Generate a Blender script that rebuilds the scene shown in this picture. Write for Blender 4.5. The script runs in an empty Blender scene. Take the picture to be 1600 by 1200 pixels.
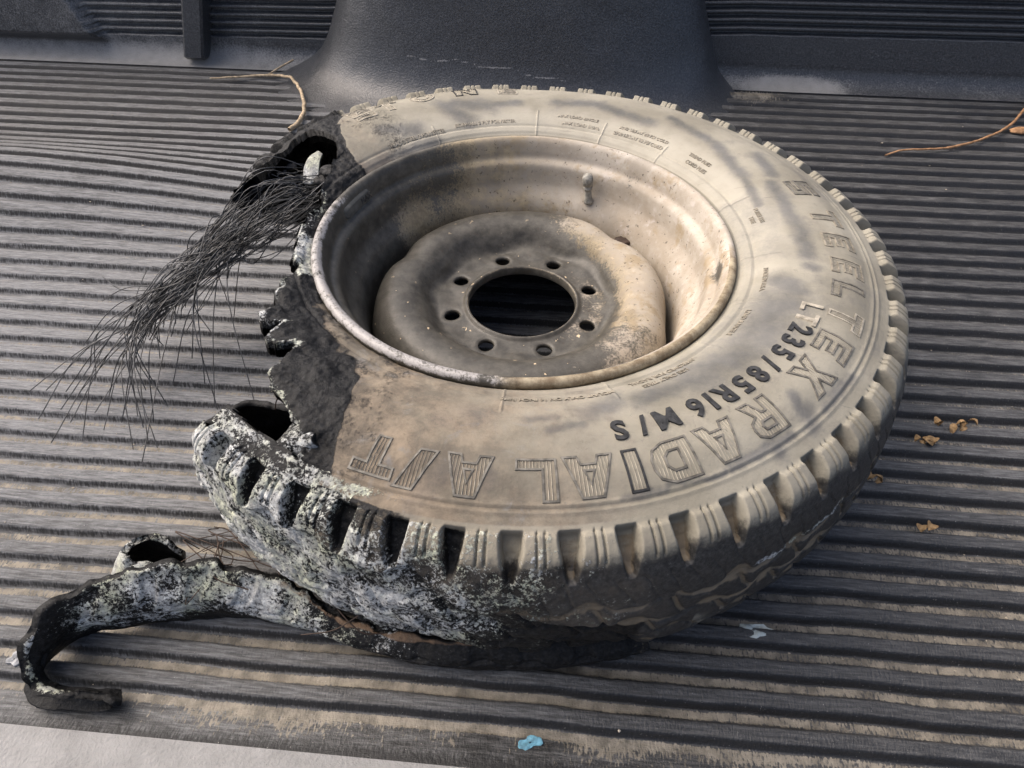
import bpy, bmesh, math, random
import numpy as np
from mathutils import Matrix, Vector

random.seed(7)
rng = np.random.default_rng(11)
S = bpy.context.scene
COL = S.collection
PI = math.pi

# ------------------------------------------------------------------ camera
cam_d = bpy.data.cameras.new('camera')
cam = bpy.data.objects.new('camera', cam_d)
COL.objects.link(cam)
CR = Vector((0.99649131, 0.08335606, 0.00753937))
CF = Vector((-0.05208912, 0.68816203, -0.72368484))
CU = Vector((-0.06551182, 0.72075293, 0.69008942))
CP = Vector((0.03528866, -0.60586643, 0.6066905))
cam.matrix_world = Matrix(((CR.x, CU.x, -CF.x, CP.x), (CR.y, CU.y, -CF.y, CP.y), (CR.z, CU.z, -CF.z, CP.z), (0, 0, 0, 1)))
cam_d.sensor_width = 36.0
cam_d.lens = 1053.46 * 36 / 1600
cam_d.clip_start = 0.01
cam_d.clip_end = 200
S.camera = cam

# ------------------------------------------------------------------ world, sun, exposure
SUN_DIR = Vector((-0.60, 0.22, 0.77)).normalized()     # towards the light: far left, above
w = bpy.data.worlds.new('World')
S.world = w
w.use_nodes = True
wn = w.node_tree
wn.nodes.clear()
sky = wn.nodes.new('ShaderNodeTexSky')
sky.sky_type = 'NISHITA'
sky.sun_disc = False
sky.sun_elevation = math.asin(SUN_DIR.z)
sky.sun_rotation = math.atan2(SUN_DIR.x, SUN_DIR.y)
sky.air_density = 0.6
sky.dust_density = 6.0
sky.ozone_density = 0.2
bg = wn.nodes.new('ShaderNodeBackground')
bg.inputs['Strength'].default_value = 0.125
wo = wn.nodes.new('ShaderNodeOutputWorld')
wn.links.new(sky.outputs[0], bg.inputs[0])
wn.links.new(bg.outputs[0], wo.inputs[0])
sd = bpy.data.lights.new('sun', 'SUN')
sd.energy = 1.0
sd.angle = math.radians(85)
sd.color = (1.0, 0.965, 0.905)
so = bpy.data.objects.new('sun', sd)
so.rotation_euler = SUN_DIR.to_track_quat('Z', 'Y').to_euler()
COL.objects.link(so)
S.view_settings.view_transform = 'Standard'
S.view_settings.look = 'None'
S.view_settings.gamma = 1
S.view_settings.exposure = 1.12

# ------------------------------------------------------------------ numeric helpers
def hash3(ix, iy, iz, seed):
    h = (ix * 374761393 + iy * 668265263 + iz * 2147483647 + seed * 974711) & 0xFFFFFFFF
    h = ((h ^ (h >> 13)) * 1274126177) & 0xFFFFFFFF
    h = ((h ^ (h >> 16)) * 2246822519) & 0xFFFFFFFF
    return ((h ^ (h >> 15)) & 0xFFFFFF) / float(0xFFFFFF)

def vnoise(P, scale, seed=0):
    Q = P * scale + 1000.0
    I = np.floor(Q).astype(np.int64)
    F = Q - I
    F = F * F * (3 - 2 * F)
    out = 0
    for dx in (0, 1):
        wx = F[..., 0] if dx else 1 - F[..., 0]
        for dy in (0, 1):
            wy = F[..., 1] if dy else 1 - F[..., 1]
            for dz in (0, 1):
                wz = F[..., 2] if dz else 1 - F[..., 2]
                out = out + wx * wy * wz * hash3(I[..., 0] + dx, I[..., 1] + dy, I[..., 2] + dz, seed)
    return out

def fbm(P, scale, octv=4, seed=0, gain=0.5):
    a, s, t, n = 1.0, scale, 0, 0
    for k in range(octv):
        t = t + a * vnoise(P, s, seed + k * 17)
        n += a
        a *= gain
        s *= 2.03
    return t / n

def sstep(a, b, x):
    t = np.clip((x - a) / (b - a), 0, 1)
    return t * t * (3 - 2 * t)

def gauss(x, c, s):
    return np.exp(-((x - c) / s) ** 2)

def catmull(P, n):
    P = np.asarray(P, float)
    Q = np.vstack([2 * P[0] - P[1], P, 2 * P[-1] - P[-2]])
    out = []
    m = len(P) - 1
    for t in np.linspace(0, m - 1e-9, n):
        i = int(t)
        f = t - i
        a, b, c, d = Q[i:i + 4]
        out.append(0.5 * ((2 * b) + (c - a) * f + (2 * a - 5 * b + 4 * c - d) * f * f + (3 * b - a - 3 * c + d) * f ** 3))
    return np.array(out)

def resample(P, spacing_fn=None, n=None):
    d = np.r_[0, np.cumsum(np.linalg.norm(np.diff(P, axis=0), axis=1))]
    t = np.linspace(0, d[-1], n) if n else spacing_fn(d[-1])
    return np.stack([np.interp(t, d, P[:, k]) for k in range(P.shape[1])], -1)

def px_to(x, y, z):
    d = np.array(CF) + np.array(CR) * (x - 800) / 1053.4633 - np.array(CU) * (y - 600) / 1053.4633
    t = (z - CP.z) / d[2]
    return np.array(CP) + d * t

# ------------------------------------------------------------------ mesh helpers
def mesh_np(name, V, F, mat=None, smooth=True, attrs=None, normals=None):
    me = bpy.data.meshes.new(name)
    V = np.asarray(V, np.float32)
    F = np.asarray(F, np.int32)
    me.vertices.add(len(V))
    me.vertices.foreach_set('co', V.ravel())
    k = F.shape[1]
    me.loops.add(F.size)
    me.loops.foreach_set('vertex_index', F.ravel())
    me.polygons.add(len(F))
    me.polygons.foreach_set('loop_start', np.arange(0, F.size, k, dtype=np.int32))
    me.polygons.foreach_set('use_smooth', np.full(len(F), smooth))
    me.update(calc_edges=True)
    if attrs:
        for an, av in attrs.items():
            av = np.asarray(av, np.float32)
            if av.ndim == 1:
                a = me.attributes.new(an, 'FLOAT', 'POINT')
                a.data.foreach_set('value', av)
            else:
                a = me.attributes.new(an, 'FLOAT_VECTOR', 'POINT')
                a.data.foreach_set('vector', av.ravel())
    if normals is not None:
        me.normals_split_custom_set_from_vertices(np.asarray(normals, np.float32).tolist())
    if mat:
        me.materials.append(mat)
    return me

def link(name, me, parent=None, kind=None):
    o = bpy.data.objects.new(name, me)
    COL.objects.link(o)
    if parent is not None:
        o.parent = parent
    if kind:
        o['kind'] = kind
    return o

def tag(o, label, cat=None, group=None, kind=None):
    o['label'] = label
    if cat:
        o['category'] = cat
    if group:
        o['group'] = group
    if kind:
        o['kind'] = kind
    return o

def empty(name, loc=(0, 0, 0)):
    o = bpy.data.objects.new(name, None)
    o.empty_display_size = 0.05
    o.location = loc
    COL.objects.link(o)
    return o

def grid_faces(nu, nv, wrap_u=False):
    mu = nu if wrap_u else nu - 1
    i = np.arange(mu)[:, None]
    j = np.arange(nv - 1)[None, :]
    i2 = (i + 1) % nu
    a = i * nv + j
    b = i2 * nv + j
    return np.stack([a, b, b + 1, a + 1], -1).reshape(-1, 4)

def grid_normals(P, wrap_u):
    if wrap_u:
        du = np.roll(P, -1, 0) - np.roll(P, 1, 0)
    else:
        du = np.gradient(P, axis=0)
    dv = np.gradient(P, axis=1)
    n = np.cross(du, dv)
    return n / (np.linalg.norm(n, axis=-1, keepdims=True) + 1e-12)

def compact(V, F, *extra):
    used = np.unique(F)
    m = np.full(len(V), -1, np.int64)
    m[used] = np.arange(len(used))
    return (V[used], m[F]) + tuple(e[used] for e in extra)

def shell(PO, PI_, cellmask, wrap_u):
    """outer grid, inner grid, mask of cells kept -> closed shell"""
    nu, nv = PO.shape[:2]
    F = grid_faces(nu, nv, wrap_u)
    keep = cellmask.reshape(-1)
    Fo = F[keep]
    N = nu * nv
    Fi = Fo[:, ::-1] + N
    # boundary edges
    E = np.concatenate([Fo[:, [0, 1]], Fo[:, [1, 2]], Fo[:, [2, 3]], Fo[:, [3, 0]]])
    key = np.minimum(E[:, 0], E[:, 1]) * (2 * N) + np.maximum(E[:, 0], E[:, 1])
    u, inv, cnt = np.unique(key, return_inverse=True, return_counts=True)
    B = E[cnt[inv] == 1]
    Fs = np.stack([B[:, 1], B[:, 0], B[:, 0] + N, B[:, 1] + N], -1)
    V = np.concatenate([PO.reshape(-1, 3), PI_.reshape(-1, 3)])
    return V, np.concatenate([Fo, Fi, Fs]), len(Fo)

def tubes(paths, radii, sides=5, cap=True):
    """list of (n,3) paths, radii: list of (n,) arrays -> V, F (quads)"""
    VV, FF, off = [], [], 0
    ang = np.arange(sides) * 2 * PI / sides
    for P, r in zip(paths, radii):
        P = np.asarray(P, float)
        n = len(P)
        r = np.broadcast_to(np.asarray(r, float), (n,))
        T = np.gradient(P, axis=0)
        T /= np.linalg.norm(T, axis=1, keepdims=True) + 1e-12
        up = np.array([0.0, 0, 1]) if abs(T[0, 2]) < 0.9 else np.array([1.0, 0, 0])
        A = np.cross(T, up)
        A /= np.linalg.norm(A, axis=1, keepdims=True) + 1e-12
        Bn = np.cross(T, A)
        ring = P[:, None] + r[:, None, None] * (np.cos(ang)[None, :, None] * A[:, None] + np.sin(ang)[None, :, None] * Bn[:, None])
        VV.append(ring.reshape(-1, 3))
        i = np.arange(n - 1)[:, None] * sides
        j = np.arange(sides)[None, :]
        j2 = (j + 1) % sides
        FF.append(np.stack([i + j, i + j2, i + sides + j2, i + sides + j], -1).reshape(-1, 4) + off)
        off += n * sides
    return np.concatenate(VV), np.concatenate(FF)

# ------------------------------------------------------------------ shader helper
class NT:
    def __init__(self, name):
        self.m = bpy.data.materials.new(name)
        self.m.use_nodes = True
        self.t = self.m.node_tree
        self.t.nodes.clear()
        self.out = self.t.nodes.new('ShaderNodeOutputMaterial')
        self.b = self.t.nodes.new('ShaderNodeBsdfPrincipled')
        self.t.links.new(self.b.outputs[0], self.out.inputs[0])
        self.co = None
    def n(self, typ, **kw):
        nd = self.t.nodes.new(typ)
        for k, v in kw.items():
            setattr(nd, k, v)
        return nd
    def put(self, sock, v):
        if isinstance(v, bpy.types.NodeSocket):
            self.t.links.new(v, sock)
        elif v is not None:
            if isinstance(v, (tuple, list)) and len(v) == 3 and sock.type == 'RGBA':
                v = (*v, 1)
            sock.default_value = v
    def obj(self):
        if self.co is None:
            self.co = self.n('ShaderNodeTexCoord').outputs['Object']
        return self.co
    def mapping(self, scale=(1, 1, 1), loc=(0, 0, 0), rot=(0, 0, 0), src=None):
        m = self.n('ShaderNodeMapping')
        self.put(m.inputs['Vector'], src or self.obj())
        m.inputs['Scale'].default_value = scale
        m.inputs['Location'].default_value = loc
        m.inputs['Rotation'].default_value = rot
        return m.outputs[0]
    def noise(self, scale, detail=4, rough=0.55, vec=None, dist=0.0):
        nd = self.n('ShaderNodeTexNoise')
        self.put(nd.inputs['Vector'], vec or self.obj())
        nd.inputs['Scale'].default_value = scale
        nd.inputs['Detail'].default_value = detail
        nd.inputs['Roughness'].default_value = rough
        nd.inputs['Distortion'].default_value = dist
        return nd.outputs['Fac']
    def voro(self, scale, vec=None, feature='F1'):
        nd = self.n('ShaderNodeTexVoronoi', feature=feature)
        self.put(nd.inputs['Vector'], vec or self.obj())
        nd.inputs['Scale'].default_value = scale
        return nd.outputs['Distance']
    def attr(self, name):
        nd = self.n('ShaderNodeAttribute', attribute_name=name)
        return nd.outputs['Fac']
    def math(self, op, a, b=None, c=None, clamp=False):
        nd = self.n('ShaderNodeMath', operation=op, use_clamp=clamp)
        self.put(nd.inputs[0], a)
        if b is not None:
            self.put(nd.inputs[1], b)
        if c is not None:
            self.put(nd.inputs[2], c)
        return nd.outputs[0]
    def ramp(self, x, a, b, lo=0.0, hi=1.0, smooth=True):
        nd = self.n('ShaderNodeMapRange', interpolation_type='SMOOTHSTEP' if smooth else 'LINEAR')
        self.put(nd.inputs['Value'], x)
        nd.inputs['From Min'].default_value = a
        nd.inputs['From Max'].default_value = b
        nd.inputs['To Min'].default_value = lo
        nd.inputs['To Max'].default_value = hi
        return nd.outputs[0]
    def mix(self, fac, a, b, mode='MIX'):
        nd = self.n('ShaderNodeMix', data_type='RGBA', blend_type=mode)
        self.put(nd.inputs[0], fac)
        self.put(nd.inputs[6], a)
        self.put(nd.inputs[7], b)
        return nd.outputs[2]
    def mixf(self, fac, a, b):
        nd = self.n('ShaderNodeMix', data_type='FLOAT')
        self.put(nd.inputs[0], fac)
        self.put(nd.inputs[2], a)
        self.put(nd.inputs[3], b)
        return nd.outputs[0]
    def perturb(self, a, noise, k):
        """attr + (noise-0.5)*k"""
        return self.math('ADD', a, self.math('MULTIPLY', self.math('SUBTRACT', noise, 0.5), k))
    def finish(self, color, rough=0.6, bump=None, dist=0.001, strength=1.0, spec=0.5, metal=0.0):
        self.put(self.b.inputs['Base Color'], color)
        self.put(self.b.inputs['Roughness'], rough)
        self.put(self.b.inputs['Specular IOR Level'], spec)
        self.put(self.b.inputs['Metallic'], metal)
        if bump is not None:
            bp = self.n('ShaderNodeBump')
            bp.inputs['Strength'].default_value = strength
            bp.inputs['Distance'].default_value = dist
            self.put(bp.inputs['Height'], bump)
            self.t.links.new(bp.outputs[0], self.b.inputs['Normal'])
        return self.m

def simple_mat(name, col, rough=0.7, var=0.25, scale=60, spec=0.3, bump=0.0005, metal=0.0):
    t = NT(name)
    n1 = t.noise(scale, 5)
    dark = tuple(c * (1 - var) for c in col)
    lite = tuple(min(1, c * (1 + var)) for c in col)
    return t.finish(t.mix(t.ramp(n1, 0.3, 0.7), dark, lite), rough, n1, bump, spec=spec, metal=metal)

# ---- tyre rubber with dust, smudges, scorch, char and ash laid on by masks
def tyre_material():
    t = NT('tyre_rubber')
    nb = t.noise(14, 5, 0.6)
    nm = t.noise(55, 6, 0.62)
    nf = t.noise(320, 6, 0.72)
    nff = t.noise(900, 3, 0.6)
    dust = t.mix(t.ramp(nb, 0.3, 0.72), (0.205, 0.188, 0.146), (0.318, 0.295, 0.236))
    dust = t.mix(t.ramp(nm, 0.5, 0.75, 0, 0.5), dust, (0.20, 0.18, 0.15))
    dust = t.mix(t.ramp(t.noise(130, 6, 0.75), 0.58, 0.7, 0, 0.55), dust, (0.15, 0.138, 0.115))
    dust = t.mix(t.ramp(nf, 0.62, 0.74, 0, 0.3), dust, (0.44, 0.40, 0.33))
    pale = t.attr('pale')
    dust = t.mix(t.ramp(t.perturb(pale, nm, 0.6), 0.2, 0.9, 0, 0.7), dust, (0.44, 0.408, 0.335))
    # grey-blue rubbed patches
    scf = t.ramp(t.noise(1.0, 4, 0.6, vec=t.mapping((30, 420, 30), rot=(0, 0, .5))), .66, .74, 0, .55)
    dust = t.mix(scf, dust, (0.12, 0.115, 0.10))
    rub = t.ramp(t.perturb(t.perturb(t.perturb(t.attr('rub'), nb, 0.5), nm, 0.8), nf, 0.4), 0.1, 1.05, 0, .9)
    col = t.mix(rub, dust, t.mix(t.ramp(nb, 0.3, 0.7), (0.060, 0.060, 0.058), (0.135, 0.132, 0.124)))
    # bare worn rubber of the tread
    trd = t.ramp(t.perturb(t.perturb(t.attr('tread'), nm, 0.55), nf, 0.5), 0.35, 0.7)
    rubber = t.mix(t.ramp(nf, 0.35, 0.75), (0.014, 0.014, 0.014), (0.062, 0.060, 0.056))
    col = t.mix(trd, col, rubber)
    # dust caught in grooves
    gr = t.ramp(t.perturb(t.perturb(t.attr('groove'), nm, 0.5), nf, 0.5), 0.4, 0.75)
    col = t.mix(gr, col, t.mix(nm, (0.085, 0.065, 0.042), (0.25, 0.20, 0.135)))
    # brown scorch
    sc = t.ramp(t.perturb(t.perturb(t.attr('scorch'), nb, 0.8), nm, 0.5), 0.15, 0.95, 0, 0.92)
    scc = t.mix(t.ramp(t.noise(24, 7, 0.72), 0.35, 0.68), (0.075, 0.06, 0.045), (0.235, 0.185, 0.13))
    scc = t.mix(t.ramp(t.noise(31, 5, 0.7, dist=.6), 0.54, 0.68, 0, .7), scc, (0.16, 0.155, 0.15))
    scc = t.mix(t.ramp(nf, 0.55, 0.7, 0, .5), scc, (0.05, 0.042, 0.035))
    col = t.mix(sc, col, scc)
    # char
    ch = t.ramp(t.perturb(t.perturb(t.attr('char'), nm, 0.7), nf, 0.55), 0.36, 0.62)
    col = t.mix(ch, col, t.mix(t.ramp(nf, 0.4, 0.75), (0.004, 0.004, 0.004), (0.024, 0.024, 0.025)))
    # ash
    clump = t.noise(40, 6, 0.7)
    an = t.perturb(t.perturb(t.perturb(t.attr('ash'), clump, 1.25), nf, 1.1), nff, 0.6)
    ash = t.ramp(an, 0.42, 0.62)
    ashc = t.mix(t.ramp(t.noise(25, 4), 0.40, 0.62), (0.71, 0.72, 0.69), (0.54, 0.56, 0.42))
    ashc = t.mix(t.ramp(nf, 0.3, 0.62, 0.85, 0), ashc, (0.17, 0.175, 0.185))
    ashc = t.mix(t.ramp(t.noise(110, 6, 0.75), 0.42, 0.62, 0.6, 0), ashc, (0.22, 0.22, 0.22))
    col = t.mix(ash, col, ashc)
    rust = t.ramp(t.perturb(t.attr('rust'), nm, 0.7), 0.4, 0.7)
    col = t.mix(rust, col, t.mix(nf, (0.10, 0.055, 0.03), (0.32, 0.22, 0.14)))
    rough = t.mixf(trd, 0.88, 0.5)
    rough = t.mixf(rub, rough, 0.6)
    rough = t.mixf(ch, rough, 0.52)
    rough = t.mixf(ash, rough, 0.95)
    h = t.math('ADD', t.math('MULTIPLY', nf, 0.6), t.math('MULTIPLY', nm, 0.8))
    h = t.math('ADD', h, t.math('MULTIPLY', t.math('MULTIPLY', ash, nff), 1.6))
    h = t.math('ADD', h, t.math('MULTIPLY', t.math('MULTIPLY', ch, t.noise(180, 5, 0.7)), 2.5))
    return t.finish(col, rough, h, 0.0011, 0.75, spec=t.mixf(ch, 0.4, 0.22))

def floor_material():
    t = NT('bed_liner_plastic')
    streak = t.noise(1.0, 7, 0.72, vec=t.mapping((34, 420, 60)))
    streak2 = t.noise(1.0, 6, 0.7, vec=t.mapping((120, 900, 90)))
    nb = t.noise(5, 5, 0.6)
    nm = t.noise(60, 5, 0.6)
    nf = t.noise(420, 4, 0.65, vec=t.mapping((0.55, 1, 1)))
    teeth = t.noise(1.0, 3, 0.5, vec=t.mapping((520, 170, 100), rot=(0, 0, 0.25)))
    plast = t.mix(t.ramp(streak, 0.35, 0.75), (0.024, 0.024, 0.024), (0.088, 0.087, 0.085))
    dusty = t.mix(t.ramp(streak, 0.3, 0.7), (0.10, 0.101, 0.103), (0.235, 0.239, 0.244))
    dusty = t.mix(t.ramp(streak2, 0.45, 0.75, 0, 0.5), dusty, (0.36, 0.355, 0.345))
    d = t.perturb(t.perturb(t.perturb(t.attr('dust'), nb, 0.5), streak, 0.7), nm, 0.35)
    col = t.mix(t.ramp(d, 0.15, 0.95, 0, 0.92), plast, dusty)
    fr = t.ramp(t.perturb(t.attr('front'), teeth, 0.6), 0.36, 0.66, 0, 0.96)  # steep rib fronts blackened: shade of the unlit slopes put into the colour
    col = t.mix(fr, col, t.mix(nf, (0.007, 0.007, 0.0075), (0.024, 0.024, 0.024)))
    sand = t.mix(t.ramp(nm, 0.3, 0.7), (0.105, 0.092, 0.070), (0.275, 0.243, 0.190))
    s = t.perturb(t.perturb(t.perturb(t.perturb(t.attr('sand'), teeth, 1.7), nb, 0.5), nm, 0.5), nf, .5)
    col = t.mix(t.ramp(s, 0.45, 0.68, 0, 0.9), col, sand)
    sp = t.ramp(t.noise(700, 2, 0.5), 0.71, 0.76, 0, 0.5)
    col = t.mix(sp, col, (0.5, 0.48, 0.45))
    h = t.math('ADD', t.math('MULTIPLY', nf, 1.0), t.math('MULTIPLY', teeth, 1.1))
    h = t.math('ADD', h, t.math('MULTIPLY', streak2, 0.6))
    return t.finish(col, t.mixf(t.ramp(d, 0.1, 0.7), 0.42, 0.8), h, 0.0009, 0.8, spec=0.45)

def moulded_material(name, dustlevel):
    t = NT(name)
    nb = t.noise(4, 5, 0.6)
    nm = t.noise(38, 6, 0.65)
    nf = t.noise(330, 3, 0.6)
    col = t.mix(t.ramp(nf, 0.3, 0.75), (0.030, 0.032, 0.035), (0.078, 0.081, 0.087))
    dz = t.attr('dust')
    d = t.ramp(t.perturb(t.perturb(t.perturb(dz, nb, 0.5), nm, 0.45), nf, 0.7), 0.35, 0.9, 0, 0.85)
    col = t.mix(d, col, t.mix(nm, (0.15, 0.148, 0.142), (0.34, 0.335, 0.325)))
    sp = t.ramp(nf, 0.66, 0.74, 0, 0.35)
    col = t.mix(sp, col, (0.24, 0.23, 0.22))
    scr = t.ramp(t.perturb(t.attr('scratch'), nf, 0.9), 0.45, 0.6, 0, .6)
    col = t.mix(scr, col, (0.35, 0.34, 0.33))
    h = t.math('ADD', nf, t.math('MULTIPLY', nm, 0.5))
    return t.finish(col, t.mixf(d, 0.30, 0.75), h, 0.0012, 0.9, spec=0.6)

def rim_material():
    t = NT('burnt_wheel_paint')
    nb = t.noise(13, 6, 0.68)
    nm = t.noise(70, 8, 0.72)
    nf = t.noise(420, 4, 0.7)
    cream = t.mix(t.ramp(nb, 0.3, 0.7), (0.31, 0.262, 0.20), (0.49, 0.445, 0.38))
    cream = t.mix(t.ramp(nm, 0.52, 0.75, 0, 0.5), cream, (0.62, 0.56, 0.53))
    cream = t.mix(t.ramp(t.noise(28, 5, 0.7), 0.52, 0.66, 0, 0.8), cream, (0.30, 0.23, 0.14))
    cream = t.mix(t.ramp(t.noise(9, 6, 0.7, dist=.8), 0.50, 0.62, 0, 0.6), cream, (0.30, 0.265, 0.215))
    # brown scorched zone
    br = t.ramp(t.perturb(t.perturb(t.attr('brown'), nb, 0.9), nm, 0.5), 0.3, 0.8, 0, 0.9)
    col = t.mix(br, cream, t.mix(t.ramp(nm, 0.3, 0.7), (0.12, 0.09, 0.05), (0.36, 0.285, 0.165)))
    so = t.ramp(t.perturb(t.perturb(t.perturb(t.attr('soot'), nb, 0.9), nm, 0.9), nf, .6), 0.38, 0.66, 0, 0.95)
    col = t.mix(so, col, t.mix(t.ramp(nm, 0.3, 0.7), (0.026, 0.0245, 0.020), (0.080, 0.075, 0.063)))
    pits = t.ramp(t.noise(190, 4, 0.7), 0.60, 0.68, 0, 0.8)
    col = t.mix(pits, col, (0.055, 0.042, 0.03))
    wp = t.ramp(t.perturb(t.perturb(t.attr('white'), nm, 0.9), nf, 0.5), 0.42, 0.6)
    col = t.mix(wp, col, t.mix(nf, (0.21, 0.198, 0.185), (0.47, 0.445, 0.425)))
    lip = t.ramp(t.perturb(t.attr('liprust'), nm, 0.7), 0.35, 0.65)
    col = t.mix(lip, col, t.mix(t.ramp(nm, 0.35, 0.7), (0.15, 0.11, 0.065), (0.37, 0.315, 0.215)))
    fl = t.ramp(t.noise(105, 3, 0.55), 0.69, 0.71, 0, 1)
    fl = t.math('MULTIPLY', fl, t.ramp(t.attr('flake'), 0.2, 0.6))
    col = t.mix(fl, col, (0.60, 0.47, 0.30))
    h = t.math('ADD', t.math('MULTIPLY', nf, 0.4), t.math('MULTIPLY', nm, 0.8))
    h = t.math('ADD', h, t.math('MULTIPLY', fl, 0.8))
    return t.finish(col, t.mixf(so, 0.72, 0.45), h, 0.0008, 0.6, spec=0.4)

M_TYRE = tyre_material()
M_FLOOR = floor_material()
M_ARCH = moulded_material('wheel_arch_plastic', 0)
M_WALL = moulded_material('wall_liner_plastic', 0)
M_RIM = rim_material()
M_LETTER = simple_mat('worn_letter_rubber', (0.135, 0.125, 0.105), 0.6, 0.45, 150)
M_LETTER_DARK = simple_mat('black_letter_rubber', (0.028, 0.028, 0.028), 0.5, 0.5, 200)
M_LETTER_DUST = simple_mat('dusty_letter_rubber', (0.23, 0.205, 0.16), 0.85, 0.3, 150)
M_LETTER_PALE = simple_mat('pale_dusty_letter_rubber', (0.31, 0.28, 0.225), 0.85, 0.35, 150)
M_WIRE = simple_mat('scorched_steel_wire', (0.050, 0.051, 0.053), 0.38, 0.75, 45, spec=0.6, bump=0.0, metal=0.5)
M_WIRE_RUST = simple_mat('rusty_steel_wire', (0.055, 0.036, 0.026), 0.6, 0.5, 40, bump=0.0)
M_TWIG = simple_mat('dry_twig_bark', (0.42, 0.33, 0.22), 0.8, 0.35, 120)
M_TWIG_RED = simple_mat('red_brown_twig_bark', (0.36, 0.20, 0.10), 0.75, 0.4, 110)
M_LEAF = simple_mat('dry_leaf', (0.33, 0.21, 0.10), 0.75, 0.45, 160)
M_SCRAP = simple_mat('pale_plastic', (0.38, 0.42, 0.40), 0.45, 0.3, 90)
M_BLUE = simple_mat('blue_paint', (0.12, 0.28, 0.36), 0.6, 0.4, 200)
M_SMEAR = simple_mat('white_plaster', (0.30, 0.305, 0.31), 0.85, 0.3, 160)
M_ASH = simple_mat('grey_white_ash', (0.52, 0.53, 0.48), 0.95, 0.5, 170, bump=0.002)
M_CHAR = simple_mat('black_char', (0.011, 0.011, 0.012), 0.6, 0.7, 220, bump=0.002)
M_VALVE = simple_mat('grey_valve_rubber', (0.24, 0.23, 0.20), 0.55, 0.35, 200)
M_TAG = simple_mat('stamped_grey_metal', (0.085, 0.082, 0.072), 0.5, 0.3, 120)

# ------------------------------------------------------------------ truck bed floor
RIB_Y = np.array([.89, .855, .821, .787, .75, .711, .672, .634, .599, .566, .531, .495, .461, .427, .391, .357, .324, .291, .258, .226, .194, .16, .127, .094, .062, .031, 0, -.032, -.063, -.094, -.124, -.155, -.186, -.216, -.246, -.276, -.306, -.334, -.363, -.392, -.42, -.449])
RIB_I = np.arange(len(RIB_Y))

def rib_profile(Y):
    ph = np.interp(-Y, -RIB_Y, RIB_I)
    p = (ph + 0.5) % 1.0 - 0.5           # 0 at the steep front edge of a rib
    p = np.where(p < -0.42, p + 1, p)    # -0.42 .. 0.58
    z = np.zeros_like(Y)
    front = sstep(-0.07, 0.12, p)
    back = sstep(0.40, 0.56, p)
    z = -0.0096 * (front - back)
    z = z - 0.0012 * sstep(-0.35, -0.1, p) * (p < 0)      # crowned top
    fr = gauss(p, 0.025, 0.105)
    groove = sstep(0.10, 0.18, p) * (1 - sstep(0.34, 0.5, p))
    return z, fr, groove

def bump_h(X, Y):
    g = np.interp(Y, [.13, .20, .25, .30, .345, .372, .40, .44, .49, .55, .60], [0, .006, .020, .036, .048, .0515, .049, .035, .016, .002, 0])
    f = 1 - sstep(-.95, -.10, X)
    return g * f

def make_floor():
    # rows: eight across every rib
    idx = np.arange(0, len(RIB_Y) - 1 - 0.6, 1 / 20.0)
    Ys = np.interp(idx, RIB_I, RIB_Y)
    Ys = np.r_[.893, Ys[1:], -.4575]
    Xs = np.linspace(-1.75, 1.6, 560)
    X, Y = np.meshgrid(Xs, Ys, indexing='ij')
    wob = (fbm(np.stack([X, Y * 0 + 3, Y * 0], -1), 3.0, 3, 5) - .5) * 0.006 + (fbm(np.stack([X, Y, Y * 0], -1), 18.0, 3, 6) - .5) * 0.003
    z, fr, gr = rib_profile(Y + wob * (Y < .86))
    z = z + bump_h(X, Y)
    P3 = np.stack([X, Y, z], -1)
    z = z + (fbm(P3, 130, 2, 8) - .5) * 0.0012 * (0.3 + gr)
    # dust: heavy on the left, light far right; near-side light falloff painted in
    big = fbm(np.stack([X, Y, X * 0], -1), 2.2, 3, 21)
    left = 1 - sstep(-0.55, 0.35, X)
    near = 1 - sstep(-.45, .35, Y)
    bandl = 1 - sstep(.1, .8, Y)
    dust = 0.34 + 0.55 * left * (0.45 + 0.55 * bandl) + 0.10 * near - 0.40 * (1 - sstep(-.42, -.10, Y)) + (big - .5) * 0.5
    sand = gr * (0.25 + 0.62 * near + 0.10 * left + (big - .5) * 0.9)
    sand = sand + 0.9 * gauss(X, .43, .07) * gauss(Y, .86, .035)
    sand[:, -1] = 0
    nu, nv = X.shape
    F = grid_faces(nu, nv)[:, ::-1]
    P = np.stack([X, Y, z], -1).reshape(-1, 3)
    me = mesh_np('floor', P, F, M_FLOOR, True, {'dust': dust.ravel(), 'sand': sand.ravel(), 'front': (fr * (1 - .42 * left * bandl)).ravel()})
    o = link('floor', me, kind='structure')
    tag(o, 'ribbed dark plastic truck bed floor, dusty, under the burnt tyre', kind='structure')
    return o
floor = make_floor()

# ------------------------------------------------------------------ far side wall with horizontal ribs
def wall_grid(Xs, prof, x_edge=True):
    pass

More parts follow.
